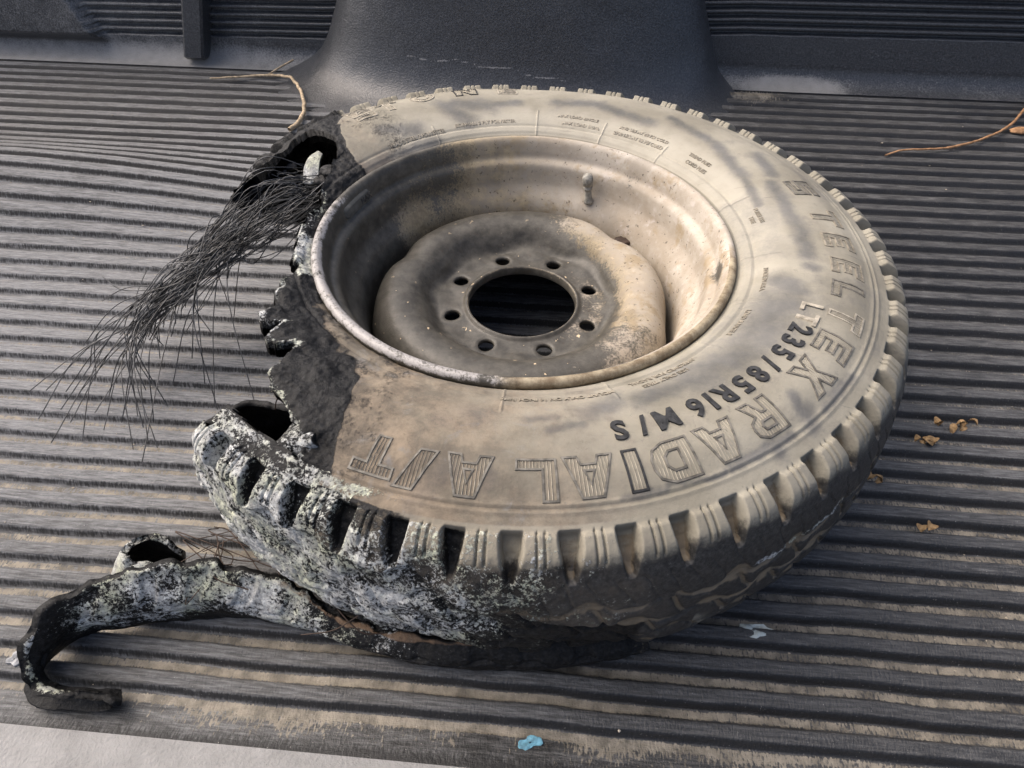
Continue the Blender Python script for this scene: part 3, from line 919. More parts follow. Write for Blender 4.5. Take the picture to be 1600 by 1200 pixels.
def block_letter(chr_, th0, rc, wd, ht, mat, bw=.0020, hgt=.0009, hatch=True, name='letter'):
    outl, holes = BL[chr_]
    VV, FF, off, nf_ = [], [], 0, 0
    def emit(ring_u, ring_v, ring_w, quads):
        nonlocal off
        u_, v_, w_ = np.asarray(ring_u), np.asarray(ring_v), np.asarray(ring_w)
        r = rc + v_
        th = math.radians(th0) - u_ / rc
        z = surf(r, th) + w_
        VV.append(np.stack([r * np.cos(th), r * np.sin(th), z], -1))
        FF.append(np.asarray(quads) + off)
        off += len(u_)
    loops = [(np.array(outl, float), 1)] + [(np.array(h, float), -1) for h in holes]
    for P, sg in loops:
        P = (P - .5) * np.array([wd, ht])
        if poly_area(P) < 0:
            P = P[::-1]
        # inward (for outline) offset
        d = np.roll(P, -1, 0) - P
        d /= np.linalg.norm(d, axis=1, keepdims=True)
        nrm = np.stack([-d[:, 1], d[:, 0]], -1) * sg
        n0 = np.roll(nrm, 1, 0)
        mit = nrm + n0
        mit /= np.maximum((mit * nrm).sum(1, keepdims=True), .45)
        Q = P + mit * bw
        # subdivide edges
        A, B = [], []
        for k in range(len(P)):
            k2 = (k + 1) % len(P)
            m = max(1, int(np.linalg.norm(P[k2] - P[k]) / .005))
            for t in np.arange(m) / m:
                A.append(P[k] * (1 - t) + P[k2] * t)
                B.append(Q[k] * (1 - t) + Q[k2] * t)
        A, B = np.array(A), np.array(B)
        m = len(A)
        i = np.arange(m)
        i2 = (i + 1) % m
        UV = np.concatenate([A, A * .9 + B * .1, A * .1 + B * .9, B])
        W = np.r_[np.full(m, -.0012), np.full(m, hgt), np.full(m, hgt), np.full(m, -.0012)]
        qd = np.concatenate([np.stack([i + k * m, i2 + k * m, i2 + (k + 1) * m, i + (k + 1) * m], -1) for k in range(3)])
        emit(UV[:, 0], UV[:, 1], W, qd)
    nf_ = sum(len(f) for f in FF)
    if hatch:
        full = [(np.array(outl, float) - .5) * np.array([wd, ht])] + [(np.array(h, float) - .5) * np.array([wd, ht]) for h in holes]
        for uu in np.arange(-wd / 2 + .0045, wd / 2 - .003, .0026):
            xs = []
            for P in full:
                Pn = np.roll(P, -1, 0)
                for (x0, y0), (x1, y1) in zip(P, Pn):
                    if (x0 - uu) * (x1 - uu) < 0:
                        xs.append(y0 + (y1 - y0) * (uu - x0) / (x1 - x0))
            xs.sort()
            for a, b in zip(xs[::2], xs[1::2]):
                if b - a < 2.6 * bw:
                    continue
                v = np.linspace(a + bw, b - bw, max(2, int((b - a) / .005)))
                n = len(v)
                UU = np.concatenate([np.full(n, uu - .0006), np.full(n, uu), np.full(n, uu + .0006)])
                W = np.r_[np.full(n, -.0006), np.full(n, .0006), np.full(n, -.0006)]
                i = np.arange(n - 1)
                qd = np.concatenate([np.stack([i + k * n, i + (k + 1) * n, i + (k + 1) * n + 1, i + k * n + 1], -1) for k in range(2)])
                emit(UU, np.concatenate([v, v, v]), W, qd)
    me = mesh_np(name, np.concatenate(VV), np.concatenate(FF), mat, False)
    me.materials.append(M_LETTER_PALE)
    mi = np.zeros(len(me.polygons), np.int32)
    mi[nf_:] = 1
    me.polygons.foreach_set('material_index', mi)
    return link(name, me, tyre)

for c, a, r, wdt, mt in [('S', 17.0, .316, .030, M_LETTER), ('T', 6.3, .317, .030, M_LETTER_DUST), ('E', 358.5, .318, .026, M_LETTER_DUST), ('E', 350.6, .320, .026, M_LETTER_DUST), ('L', 343.6, .320, .026, M_LETTER), ('T', 336.4, .322, .027, M_LETTER_PALE), ('E', 328.8, .321, .029, M_LETTER), ('X', 320.9, .322, .034, M_LETTER),
                      ('R', 308.7, .323, .032, M_LETTER), ('A', 300.9, .325, .037, M_LETTER), ('D', 293.6, .326, .035, M_LETTER), ('I', 288.2, .326, .013, M_LETTER_DARK), ('A', 282.4, .326, .040, M_LETTER), ('L', 275.6, .327, .031, M_LETTER),
                      ('A', 267.0, .326, .037, M_LETTER), ('/', 260.4, .327, .028, M_LETTER), ('T', 254.8, .324, .033, M_LETTER),
                      ('S', 135.5, .312, .030, M_LETTER_PALE), ('T', 128.5, .314, .030, M_LETTER_PALE), ('O', 119.5, .317, .034, M_LETTER_PALE), ('N', 108.6, .318, .032, M_LETTER_DARK), ('E', 98.2, .318, .028, M_LETTER_PALE)]:
    block_letter(c, a, r, wdt, .032, mt)

# solid letters and fine print from Blender's built-in font
def glyph_mesh(txt, size, off=0.0, ext=.0):
    cu = bpy.data.curves.new('text', 'FONT')
    cu.body = txt
    cu.size = size
    cu.align_x = 'CENTER'
    cu.align_y = 'CENTER'
    cu.offset = off
    cu.extrude = ext
    cu.resolution_u = 3
    o = bpy.data.objects.new('text', cu)
    COL.objects.link(o)
    dg = bpy.context.evaluated_depsgraph_get()
    me = bpy.data.meshes.new_from_object(o.evaluated_get(dg))
    bpy.data.objects.remove(o)
    bpy.data.curves.remove(cu)
    return me

def bend(me, th0, rc, lift, flat=1.0):
    n = len(me.vertices)
    co = np.zeros(n * 3)
    me.vertices.foreach_get('co', co)
    co = co.reshape(-1, 3)
    r = rc + co[:, 1]
    th = math.radians(th0) - co[:, 0] / rc
    z = surf(r, th) + co[:, 2] + lift
    out = np.stack([r * np.cos(th), r * np.sin(th), z], -1)
    me.vertices.foreach_set('co', out.ravel())
    me.update()

def font_text(txt, th0, rc, size, mat, off=0.0, name='letter', parent=None, ext=.0009, kind=None):
    me = glyph_mesh(txt, size, off, ext)
    bend(me, th0, rc, .0002)
    me.materials.clear()
    me.materials.append(mat)
    return link(name, me, parent or tyre, kind)

for c, a in zip('LT235/85R16M/S', [335.9, 332.4, 329.0, 325.3, 321.6, 318.0, 314.4, 310.6, 306.8, 303.9, 301.1, 295.8, 292.0, 288.2]):
    m = M_LETTER_PALE if a > 330 else (M_LETTER_DARK if a < 330 else M_LETTER)
    font_text(c, a, .291, .0255, m, .0007, ext=.0014)
# fine print near the bead: small words, joined line by line
for txt, a, r, size in [('MOUNT ONLY ON 16 INCH RIMS', 280.5, .245, .0062), ('USE ONLY TIRES', 302, .249, .0062), ('APPROVED FOR RADIAL', 303, .241, .0062),
                        ('TREAD 2 STEEL 2 POLYESTER', 128.5, .239, .0062), ('SIDEWALL 2 PLY POLYESTER', 106, .242, .0062),
                        ('MAX LOAD SINGLE', 78, .254, .0062), ('MAX LOAD DUAL', 76.5, .243, .0062), ('3042 LBS AT 80 PSI COLD', 57.5, .253, .0062), ('2780 LBS AT 80 PSI COLD', 58, .243, .0062),
                        ('TREAD PLIES', 38, .252, .0062), ('CORD PLIES', 37, .242, .0062), ('TUBELESS', 9.5, .252, .0062), ('TIRE', 8.5, .244, .0062), ('MADE IN U.S.A.', 344, .246, .0058), ('LOAD RANGE E', 327, .243, .0062)]:
    font_text(txt, a, r, size, M_LETTER_PALE if 40 < a < 140 else M_LETTER_DUST, .00008, 'fine_print', ext=.0006)

# ------------------------------------------------------------------ steel wheel
def lathe_grid(prof, n, fn=None):
    th = np.arange(n) * 2 * PI / n
    r = prof[:, 0][None, :] + 0 * th[:, None]
    z = prof[:, 1][None, :] + 0 * th[:, None]
    T = th[:, None] + 0 * r
    if fn:
        r, z = fn(r, z, T)
    return np.stack([r * np.cos(T), r * np.sin(T), z], -1), T, r, z

def make_rim():
    ctrl = [(.2135, .186), (.2185, .1915), (.2205, .1965), (.2195, .2005), (.2165, .2025), (.2130, .2020), (.2100, .1990), (.2080, .194), (.2064, .187), (.2056, .1815), (.2040, .1785), (.2000, .1765), (.1972, .1735), (.1958, .168), (.1948, .159), (.1935, .150), (.1915, .145), (.1880, .1395), (.1835, .133), (.1795, .124), (.1770, .113), (.1757, .10), (.175, .085), (.175, .06), (.176, .045), (.182, .036), (.192, .032), (.200, .03), (.205, .022), (.207, .010), (.213, .006)]
    prof = resample(catmull(ctrl, 900), n=200)
    def fn(r, z, T):
        P = np.stack([r * np.cos(T), r * np.sin(T), z], -1)
        nn = fbm(P, 14, 3, 201) - .5
        return r + nn * .0022 * (r < .213), z + nn * .0012
    G, T, r, z = lathe_grid(prof, 900, fn)
    D = np.degrees(T)
    lipf = gauss(z, .201, .006) * (r > .2065)
    soot = np.interp(D, [0, 70, 100, 125, 142, 160, 235, 262, 285, 305, 320, 360], [0, .02, .15, .55, .85, 1.1, 1.1, 1.0, .8, .45, .1, 0])
    brown = np.interp(D, [0, 30, 55, 80, 105, 130, 160, 260, 290, 330, 360], [.05, .05, .15, .42, .6, .85, .6, .5, .4, .15, .05])
    soot = soot - .5 * gauss(D, 143, 14) * gauss(z, .125, .04)
    # dark stains down the barrel on the right
    P = G
    soot = soot + .55 * gauss(D, 52, 5) * gauss(z, .178, .02) + .75 * gauss(D, 352, 7) * gauss(z, .183, .012) + .45 * gauss(D, 43, 8) * gauss(z, .105, .018)
    white = .62 * lipf * np.interp(D, [0, 150, 170, 200, 258, 275, 292, 360], [0, 0, .85, 1, 1, .55, 0, 0])
    white += .40 * sstep(.15, .3, fbm(P, 18, 3, 222) - .3) * np.interp(D, [0, 60, 90, 300, 330, 360], [.6, .5, 0, 0, .5, .6]) * (z > .1)
    liprust = np.maximum(.75 * (r > .2125) * np.interp(D, [0, 20, 100, 160, 262, 275, 350, 360], [.55, .4, .3, 0, 0, 1, 1, .6]), .5 * gauss(r, .2075, .0015) * ang_in(D, 270, 340, 8))
    F = grid_faces(900, 200, True)[:, ::-1]
    me = mesh_np('rim', G.reshape(-1, 3), F, M_RIM, True, {'soot': soot.ravel(), 'brown': brown.ravel(), 'white': white.ravel(), 'liprust': liprust.ravel(), 'flake': (soot * .3).ravel()})
    o = link('rim', me, wheel)
    o['label'] = 'deep steel wheel rim, soot dark on the left and cream on the right'
    return o
rim = make_rim()

def make_disc():
    ctrl = [(.0625, .1005), (.0614, .1015), (.0612, .106), (.0622, .1105), (.0640, .1118), (.0660, .1105), (.0685, .1085), (.0725, .108), (.0825, .108), (.0925, .1082), (.0990, .1090), (.1045, .1130), (.1100, .1205), (.1160, .1275), (.1240, .1328), (.1340, .1355), (.1440, .1355), (.1530, .1325), (.1610, .1255), (.1670, .1150), (.1710, .1020), (.1735, .090), (.1745, .078), (.1700, .072)]
    prof = resample(catmull(ctrl, 900), n=170)
    HOLES = [111.0 - 45 * k for k in range(8)]
    HOLES = [math.degrees(1.9386) - 45 * k for k in range(8)]
    def fn(r, z, T):
        D = np.degrees(T)
        gap = 0
        for a, wd, am in ((47, 9, .40), (356, 12, .45), (160, 8, .38)):
            dd = (D - a + 180) % 360 - 180
            gap = gap + am * np.exp(-(dd / wd) ** 2)
        outer = sstep(.118, .165, r)
        r2 = r - .0125 * gap * outer
        z2 = z - .010 * gap * sstep(.112, .15, r)
        lob = np.cos(8 * (T - math.radians(HOLES[0] + 22.5)))
        z2 = z2 + .0016 * lob * gauss(r, .098, .012) + .0014 * np.cos(8 * (T - math.radians(HOLES[0]))) * gauss(r, .082, .010)
        r2 = r2 + .0022 * lob * gauss(r, .108, .008)
        P = np.stack([r * np.cos(T), r * np.sin(T), z], -1)
        nn = fbm(P, 30, 3, 301) - .5
        return r2, z2 + nn * .0016
    NU = 960
    R_H = .0088
    G, T, r, z = lathe_grid(prof, NU, fn)
    hd = np.full(T.shape, 9.0)
    snap = G.copy()
    for a in HOLES:
        cx, cy = .08255 * math.cos(math.radians(a)), .08255 * math.sin(math.radians(a))
        d = np.hypot(G[..., 0] - cx, G[..., 1] - cy)
        hd = np.minimum(hd, np.where((r > .07) & (r < .097), d, 9))
        snap[..., 2] = snap[..., 2] - .0012 * gauss(d, R_H, .002) * (r > .07) * (r < .097)
    okv = hd > R_H
    cell = okv & np.roll(okv, -1, 0)
    cell = cell[:, :-1] & cell[:, 1:]
    # vertices on the rim of each hole go exactly onto its circle
    bad = np.zeros(G.shape[:2], bool)
    bc = ~cell
    bad[:, :-1] |= bc
    bad[:, 1:] |= bc
    bad[:, :-1] |= np.roll(bc, 1, 0)
    bad[:, 1:] |= np.roll(bc, 1, 0)
    for a in HOLES:
        cx, cy = .08255 * math.cos(math.radians(a)), .08255 * math.sin(math.radians(a))
        d = np.hypot(G[..., 0] - cx, G[..., 1] - cy)
        m = bad & (d < R_H + .004)
        k = R_H / np.maximum(d, 1e-6)
        snap[..., 0] = np.where(m, cx + (G[..., 0] - cx) * k, snap[..., 0])
        snap[..., 1] = np.where(m, cy + (G[..., 1] - cy) * k, snap[..., 1])
    G = snap
    N = grid_normals(G, True)
    if N[..., 2].mean() < 0:
        N = -N
    N = np.where(((r > .066) & (r < .10))[..., None], np.array([0, 0, 1.0]), N)
    V, F, _ = shell(G, G - N * np.array([1, 1, 1]) * .005, cell, True)
    D = np.degrees(T)
    x = G[..., 0]
    soot = np.interp(x, [-.18, -.05, .02, .08, .14], [1.25, 1.12, .95, .60, .22]) + .15 * (G[..., 1] < -.06) + .25 * gauss(r, .0625, .004)
    soot = soot - .35 * gauss(D, 60, 25) * (r > .1)
    brown = np.full(T.shape, .45) + .3 * gauss(r, .105, .02)
    flake = .35 + .5 * (G[..., 1] < -.02) * (r > .1) + .2 * (r < .1)
    soot = soot + .35 * gauss(r, .103, .010)
    white = np.zeros(T.shape)
    rustl = .5 * gauss(r, .0628, .0015)
    at = {'soot': soot, 'brown': brown, 'white': white, 'liprust': rustl, 'flake': flake}
    at = {k: np.concatenate([a.ravel(), a.ravel() * 0 + (1.5 if k == 'soot' else 0)]) for k, a in at.items()}  # inner shell blackened through the soot mask: darkness inside the holes painted on
    res = compact(V, F, *at.values())
    me = mesh_np('wheel_disc', res[0], res[1][:, ::-1], M_RIM, True, dict(zip(at, res[2:])))
    o = link('wheel_disc', me, rim)
    return o
make_disc()

def revolve(prof, n=20):
    prof = np.asarray(prof, float)
    G, *_ = lathe_grid(prof, n)
    return G.reshape(-1, 3), grid_faces(n, len(prof), True)

# valve stem standing against the barrel
vs = [(.0, .0), (.0058, .0), (.0062, .003), (.0048, .006), (.0042, .016), (.0042, .020), (.0056, .0205), (.0058, .023), (.0046, .0235), (.0045, .026), (.0066, .0265), (.0068, .036), (.0055, .040), (.0, .041)]
Vv, Fv = revolve(vs)
me = mesh_np('valve_stem', Vv, Fv, M_VALVE)
o = link('valve_stem', me, rim)
a = math.radians(67.0)
o.location = (.1865 * math.cos(a), .1865 * math.sin(a), .1385)
o.rotation_euler = (math.radians(4), math.radians(-6), 0)

# stamped tag on the flange wall at the left
def rim_surface_patch(a0, a1, z0, z1, n, m, lift):
    pts = np.array([(.2025, .1778), (.2056, .1815), (.2064, .187), (.2080, .194)])
    G = np.zeros((n, m, 3))
    for i in range(n):
        u_ = i / (n - 1)
        for j in range(m):
            v_ = j / (m - 1)
            z = z0 + (z1 - z0) * v_
            # rounded ends
            e = max(0, abs(u_ - .5) * 2 - .8) / .2
            zc = (z0 + z1) / 2
            z = zc + (z - zc) * math.sqrt(max(0, 1 - e * e)) if e > 0 else z
            r = np.interp(z, pts[:, 1], pts[:, 0])
            edge = min(1, min(u_, 1 - u_) * 14, min(v_, 1 - v_) * 7)
            th = math.radians(a0 + (a1 - a0) * u_)
            rr = r - lift * edge + .0006 * (1 - edge)
            G[i, j] = (rr * math.cos(th), rr * math.sin(th), z)
    return G
G = rim_surface_patch(170, 155, .1805, .1945, 40, 14, .0030)
me = mesh_np('stamped_tag', G.reshape(-1, 3), grid_faces(40, 14), M_TAG)
tg_ = link('stamped_tag', me, rim)
gm = glyph_mesh('MAX', .009, .0001, .0006)
n = len(gm.vertices)
co = np.zeros(n * 3)
gm.vertices.foreach_get('co', co)
co = co.reshape(-1, 3)
th = math.radians(158.2) - co[:, 0] / .203
zz = .1872 + co[:, 1]
rr = np.interp(zz, [.1778, .1815, .187, .194], [.2025, .2056, .2064, .2080]) - .0030 - co[:, 2]
gm.vertices.foreach_set('co', np.stack([rr * np.cos(th), rr * np.sin(th), zz], -1).ravel())
gm.materials.clear()
gm.materials.append(M_LETTER_DARK)
link('stamped_letters', gm, rim)

# rusty debris in the gap between disc and barrel
def blob(name, c, rad, mat, parent, seed, flat=(1, 1, 1), n=14):
    bm = bmesh.new()
    bmesh.ops.create_icosphere(bm, subdivisions=3, radius=1)
    P = np.array([v.co[:] for v in bm.verts])
    d = 1 + (fbm(P + seed * 3.7, 1.4, 3, seed) - .5) * 1.1
    for v, q_, k in zip(bm.verts, P, d):
        v.co = Vector(q_ * k * rad * np.array(flat))
    me = bpy.data.meshes.new(name)
    bm.to_mesh(me)
    bm.free()
    for p_ in me.polygons:
        p_.use_smooth = True
    me.materials.append(mat)
    o = link(name, me, parent)
    o.location = c
    return o
blob('rust_crust', (.1735 * math.cos(math.radians(47)), .1735 * math.sin(math.radians(47)), .112), .010, M_WIRE_RUST, rim, 3, (1.3, .8, .5))
blob('ash_flake', (.168 * math.cos(math.radians(41)), .168 * math.sin(math.radians(41)), .109), .007, M_ASH, rim, 4, (1.3, .7, .4))

# ------------------------------------------------------------------ ash pieces on the burnt ends
def sheet(name, path_b, path_t, thick, mat, parent, nu=60, nv=18, bulge=.0, rough=.003, seed=0, attrs=None, ragged=.004, flip=1, pat=0):
    b = catmull(path_b, nu)
    t = catmull(path_t, nu)
    v = np.linspace(0, 1, nv)[None, :, None]
    G = b[:, None] * (1 - v) + t[:, None] * v
    N = grid_normals(G, False) * flip
    G = G + N * bulge * np.sin(PI * v)
    if pat:
        L_ = np.r_[0, np.cumsum(np.linalg.norm(np.diff(b, axis=0), axis=1))]
        x_ = (L_[:, None] / pat + .6 * (fbm(G, 20, 2, seed + 9) - .5)) % 1
        vv = v[..., 0]
        sc_ = sstep(.12, .2, x_) * (1 - sstep(.42, .5, x_)) * sstep(.48, .56, vv) * (1 - sstep(.9, .98, vv)) + .6 * gauss(vv, .5 + .06 * np.sin(x_ * 6.28), .035)
        G = G - N * (.0022 * sc_)[..., None]
    rg = (vnoise(G, 90, seed + 5) - .5) * 2 * ragged
    G[:, -1] += (G[:, -1] - G[:, -2]) / (np.linalg.norm(G[:, -1] - G[:, -2], axis=-1, keepdims=True) + 1e-9) * rg[:, -1:]
    G = G + N * ((fbm(G, 45, 4, seed) - .5) * 2 * rough)[..., None]
    Gi = G - N * thick
    V, F, _ = shell(G, Gi, np.ones((nu - 1, nv - 1), bool), False)
    at = {}
    base = {k: np.zeros(G.shape[:2]) for k in keys}
    inner = {k: np.zeros(G.shape[:2]) for k in keys}
    if attrs:
        o_, i_ = attrs(G, np.linspace(0, 1, nu)[:, None] + 0 * G[..., 0], np.linspace(0, 1, nv)[None, :] + 0 * G[..., 0])
        base.update(o_)
        inner.update(i_)
    at = {k: np.concatenate([base[k].ravel(), inner[k].ravel()]) for k in keys}
    me = mesh_np(name, V, F, mat, True, at)
    return link(name, me, parent)

sheet('char_flap', [tuple(px_to(*a)) for a in ((338, 742, .012), (378, 728, .012), (418, 712, .012), (462, 704, .012))], [tuple(px_to(*a)) for a in ((334, 660, .135), (366, 641, .135), (404, 635, .135), (450, 642, .150))], .006, M_TYRE, wheel, 60, 30, -.012, .005, 49,
      lambda G, U, Vv: ({'char': np.ones_like(U)}, {'char': np.ones_like(U)}), .008)
for k, (x_, y_, z_, r_) in enumerate([(517, 268, .190, .012), (505, 282, .176, .010), (452, 258, .176, .009), (436, 268, .172, .008), (412, 282, .165, .007), (458, 500, .188, .010)]):
    P_ = px_to(x_, y_, z_)
    blob('char_lump', tuple(P_), r_, M_CHAR, wheel, 20 + k, (1.3, .9, .6))

# ------------------------------------------------------------------ peeled tread strip
STRIP = [(0.1406, -0.3472, 0.1342, -0.3428, 0.0255), (0.0942, -0.3645, 0.0907, -0.3573, 0.037), (0.0433, -0.3752, 0.0414, -0.3667, 0.0425), (-0.0075, -0.3796, -0.0073, -0.3716, 0.04), (-0.0592, -0.3784, -0.0574, -0.3715, 0.0335), (-0.1135, -0.3693, -0.1109, -0.3639, 0.028), (-0.1574, -0.3601, -0.1494, -0.3519, 0.0365), (-0.2011, -0.3547, -0.1858, -0.3426, 0.054), (-0.2441, -0.3536, -0.2218, -0.3388, 0.064), (-0.2796, -0.3566, -0.2508, -0.34, 0.0705), (-0.3078, -0.3622, -0.2785, -0.3445, 0.0755), (-0.3349, -0.3694, -0.3059, -0.3517, 0.0765), (-0.361, -0.3778, -0.3388, -0.3624, 0.0665), (-0.3795, -0.3883, -0.36, -0.374, 0.0625), (-0.3901, -0.4065, -0.3717, -0.3923, 0.063), (-0.3932, -0.4261, -0.381, -0.4168, 0.042), (-0.3820, -0.4345, -0.3760, -0.4300, 0.022), (-0.3650, -0.4390, -0.3580, -0.4340, 0.019), (-0.3440, -0.4390, -0.3360, -0.4345, 0.019), (-0.3269, -0.4370, -0.3175, -0.4320, 0.014), (-0.3145, -0.4345, -0.3074, -0.4300, 0.006)]
def strip_attr(G, U, Vv):
    n1 = fbm(G, 30, 3, 401) - .5
    x = U * 20
    ash = np.interp(x, [0, 2, 4, 5.5, 7, 11.5, 12.6, 14, 15, 16.5, 18, 20], [.05, .12, .26, .50, .66, .66, .44, .16, .12, .30, .10, .05])
    ash = ash * np.interp(Vv, [0, .15, .4, 1], [.0, .45, .9, .95]) + (fbm(G, 22, 3, 411) - .5) * .7 * (x > 3) * (x < 14)
    ash = np.maximum(ash, .85 * sstep(.86, .97, Vv) * np.interp(x, [0, 13, 14.5, 17, 18.5, 20], [0, 0, .62, .7, .2, .1]))
    char = np.interp(x, [0, 1, 2, 20], [.6, .9, 1, 1])
    rust = sstep(.84, .97, Vv + n1 * .2) * np.interp(x, [0, .5, 1.5, 5, 7, 8, 20], [.1, .3, .5, .8, .6, 0, 0]) * .85
    i = np.interp(x, [0, 14, 15.5, 20], [0, 0, .12, .10])
    return {'ash': ash, 'char': char + 0 * Vv, 'rust': rust}, {'char': np.ones_like(U), 'ash': i, 'groove': np.interp(x, [0, 15, 16, 20], [0, 0, .45, .45])}
strip = sheet('tread_strip', [(a, b, .0005) for a, b, *_ in STRIP], [(c, d, e) for _, _, c, d, e in STRIP], 0.0065, M_TYRE, wheel, 520, 46, .010, .0038, 9, strip_attr, .006, -1, .046)
strip['label'] = 'peeled strip of ash grey tread curling away to the left'
FLAP = [(-0.3000, -0.3560, -0.2929, -0.3466, 0.0725), (-0.3466, -0.3518, -0.3171, -0.3453, 0.0775), (-0.3634, -0.3372, -0.3317, -0.3309, 0.0695), (-0.3637, -0.3239, -0.3286, -0.3174, 0.069), (-0.3458, -0.3142, -0.3179, -0.3085, 0.0645), (-0.3241, -0.3123, -0.3037, -0.3078, 0.0565), (-0.3049, -0.312, -0.2928, -0.3088, 0.0415)]
def flap_attr(G, U, Vv):
    ash = np.interp(U, [0, .3, .5, .7, 1], [.72, .74, .72, .4, .2]) * np.interp(Vv, [0, .3, 1], [.5, 1, 1.1])
    return {'ash': ash, 'char': np.ones_like(U)}, {'char': np.ones_like(U), 'ash': .06 + .5 * sstep(.9, 1, Vv)}
sheet('torn_flap', [(a, b, .004) for a, b, *_ in FLAP], [(c, d, e) for _, _, c, d, e in FLAP], .006, M_TYRE, strip, 160, 40, .004, .003, 19, flap_attr, .006, -1)

# curled ash flakes at the burnt ends of the tyre
sheet('ash_flake', [tuple(px_to(*a)) for a in ((452, 716, .196), (466, 724, .192), (490, 716, .196), (505, 700, .205))], [tuple(px_to(*a)) for a in ((437, 686, .200), (456, 664, .210), (474, 658, .214), (496, 672, .214))], .004, M_TYRE, wheel, 50, 30, .010, .003, 29,
      lambda G, U, Vv: ({'ash': np.full(U.shape, .52), 'char': np.ones_like(U)}, {'char': np.ones_like(U)}))
sheet('ash_flake', [(-.284, .128, .172), (-.272, .124, .174), (-.262, .126, .176)], [(-.276, .160, .194), (-.268, .162, .198), (-.262, .158, .196)], .005, M_TYRE, wheel, 40, 30, .006, .003, 39,
      lambda G, U, Vv: ({'ash': np.full(U.shape, .80), 'char': np.ones_like(U)}, {'ash': np.full(U.shape, .6)}))

# ------------------------------------------------------------------ bared steel cords
def floor_z(P):
    return rib_profile(np.array([P[1]]))[0][0] + bump_h(np.array([P[0]]), np.array([P[1]]))[0]

TRUNK = np.array([px_to(492, 300, .160), px_to(440, 318, .155), px_to(388, 350, .142), px_to(345, 388, .125), px_to(285, 440, .100), px_to(238, 484, .078), px_to(212, 506, .064)])
TR_D = np.gradient(TRUNK, axis=0)
TR_D /= np.linalg.norm(TR_D, axis=1, keepdims=True)
TR_S = np.cross(TR_D, [0, 0, 1.0])
TR_S /= np.linalg.norm(TR_S, axis=1, keepdims=True)
TR_W = np.array([.030, .042, .036, .027, .027, .018, .012])
wires_bundle, bundle_r, wires_single = [], [], []
g = np.random.default_rng(5)
def wire_path(full):
    lat, ver, ph = g.uniform(-1, 1), g.normal() * .6, g.uniform(0, 6.28)
    stop = 7 if full else int(g.integers(4, 8))
    pts = []
    for j in range(stop):
        l_ = lat if j < 3 else lat * math.cos(.5 * (j - 2) * (1 + .6 * math.sin(ph)))
        pts.append(TRUNK[j] + TR_S[j] * TR_W[j] * l_ * 1.15 + np.array([0, 0, 1]) * TR_W[j] * .55 * ver + g.normal(size=3) * (.0035 + .16 * TR_W[j]))
    return pts
# ends, as points on the bed where the loose strands come to rest
TIPS = [(45, 612), (60, 655), (72, 610), (80, 692), (103, 612), (125, 612), (128, 690), (150, 590), (148, 645), (162, 672), (185, 560), (208, 702), (222, 722), (231, 690), (215, 650), (224, 668), (236, 598), (262, 635), (280, 470), (160, 432), (340, 640), (335, 634), (398, 630), (420, 345), (205, 600), (228, 610), (180, 540), (195, 640), (210, 560), (250, 560), (330, 520), (300, 560), (355, 470), (385, 400), (365, 500), (95, 640), (110, 660), (170, 620), (140, 575), (190, 660), (240, 660), (270, 600), (246, 700), (160, 470), (230, 420), (290, 520), (320, 600), (130, 540), (255, 540)]
for k, (tx, ty) in enumerate(TIPS):
    pts = wire_path(True)
    tip = px_to(tx, ty, .010)
    nkeep = int(g.integers(5, 8)) if tx < 270 else (4 if tx < 345 else 3)
    pts = pts[:nkeep]
    a = pts[-1]
    dirv = a - pts[-2]
    mid = a + dirv * .35 + (tip - a) * .40
    mid[2] = max(mid[2], .5 * (a[2] + .01)) + .008 * g.normal() + .012
    pts += [mid, tip]
    P = catmull(pts, 44)
    for q_ in P:
        q_[2] = max(q_[2], floor_z(q_) + .001)
    wires_single.append(P)
for k in range(88):
    pts = wire_path(False)
    a, b = pts[-2], pts[-1]
    ext = b + (b - a) * g.uniform(.2, .7) + g.normal(size=3) * .006
    ext[2] -= .01
    P = catmull(pts + [ext], 34)
    for q_ in P:
        q_[2] = max(q_[2], floor_z(q_) + .001)
    wires_bundle.append(P)
Vb, Fb = tubes(wires_bundle, [.00062] * len(wires_bundle), 4)
ob = link('wire_bundle', mesh_np('wire_bundle', Vb, Fb, M_WIRE), wheel, 'stuff')
ob['label'] = 'bundle of bared steel cords spilling from the burnt gap'
for P in wires_single:
    Vb, Fb = tubes([P], [.00062], 5)
    link('steel_wire', mesh_np('steel_wire', Vb, Fb, M_WIRE), wheel)
# rusty cords between the tread and the peeled strip
for k in range(15):
    x0, y0 = g.uniform(300, 350), g.uniform(815, 870)
    A = px_to(x0, y0, .05 + g.uniform(-.02, .02))
    B = px_to(g.uniform(300, 470), g.uniform(870, 925), .055)
    m_ = (A + B) / 2 + g.normal(size=3) * np.array([.02, .02, .008]) - np.array([.01, 0, .0])
    P = catmull([A, m_, B], 20)
    P[:, 2] = np.maximum(P[:, 2], .004)
    Vb, Fb = tubes([P], [.00055], 4)
    link('steel_wire', mesh_np('steel_wire', Vb, Fb, M_WIRE_RUST), wheel)
for (p0, p1, p2) in [((430, 640), (433, 624), (445, 622)), ((505, 925), (560, 985), (600, 990)), ((560, 962), (520, 985), (470, 992))]:
    P = catmull([px_to(*p0, .17 if p0[1] < 700 else .07), px_to(*p1, .2 if p0[1] < 700 else .06), px_to(*p2, .2 if p0[1] < 700 else .05)], 16)
    Vb, Fb = tubes([P], [.0006], 4)
    link('steel_wire', mesh_np('steel_wire', Vb, Fb, M_WIRE_RUST), wheel)

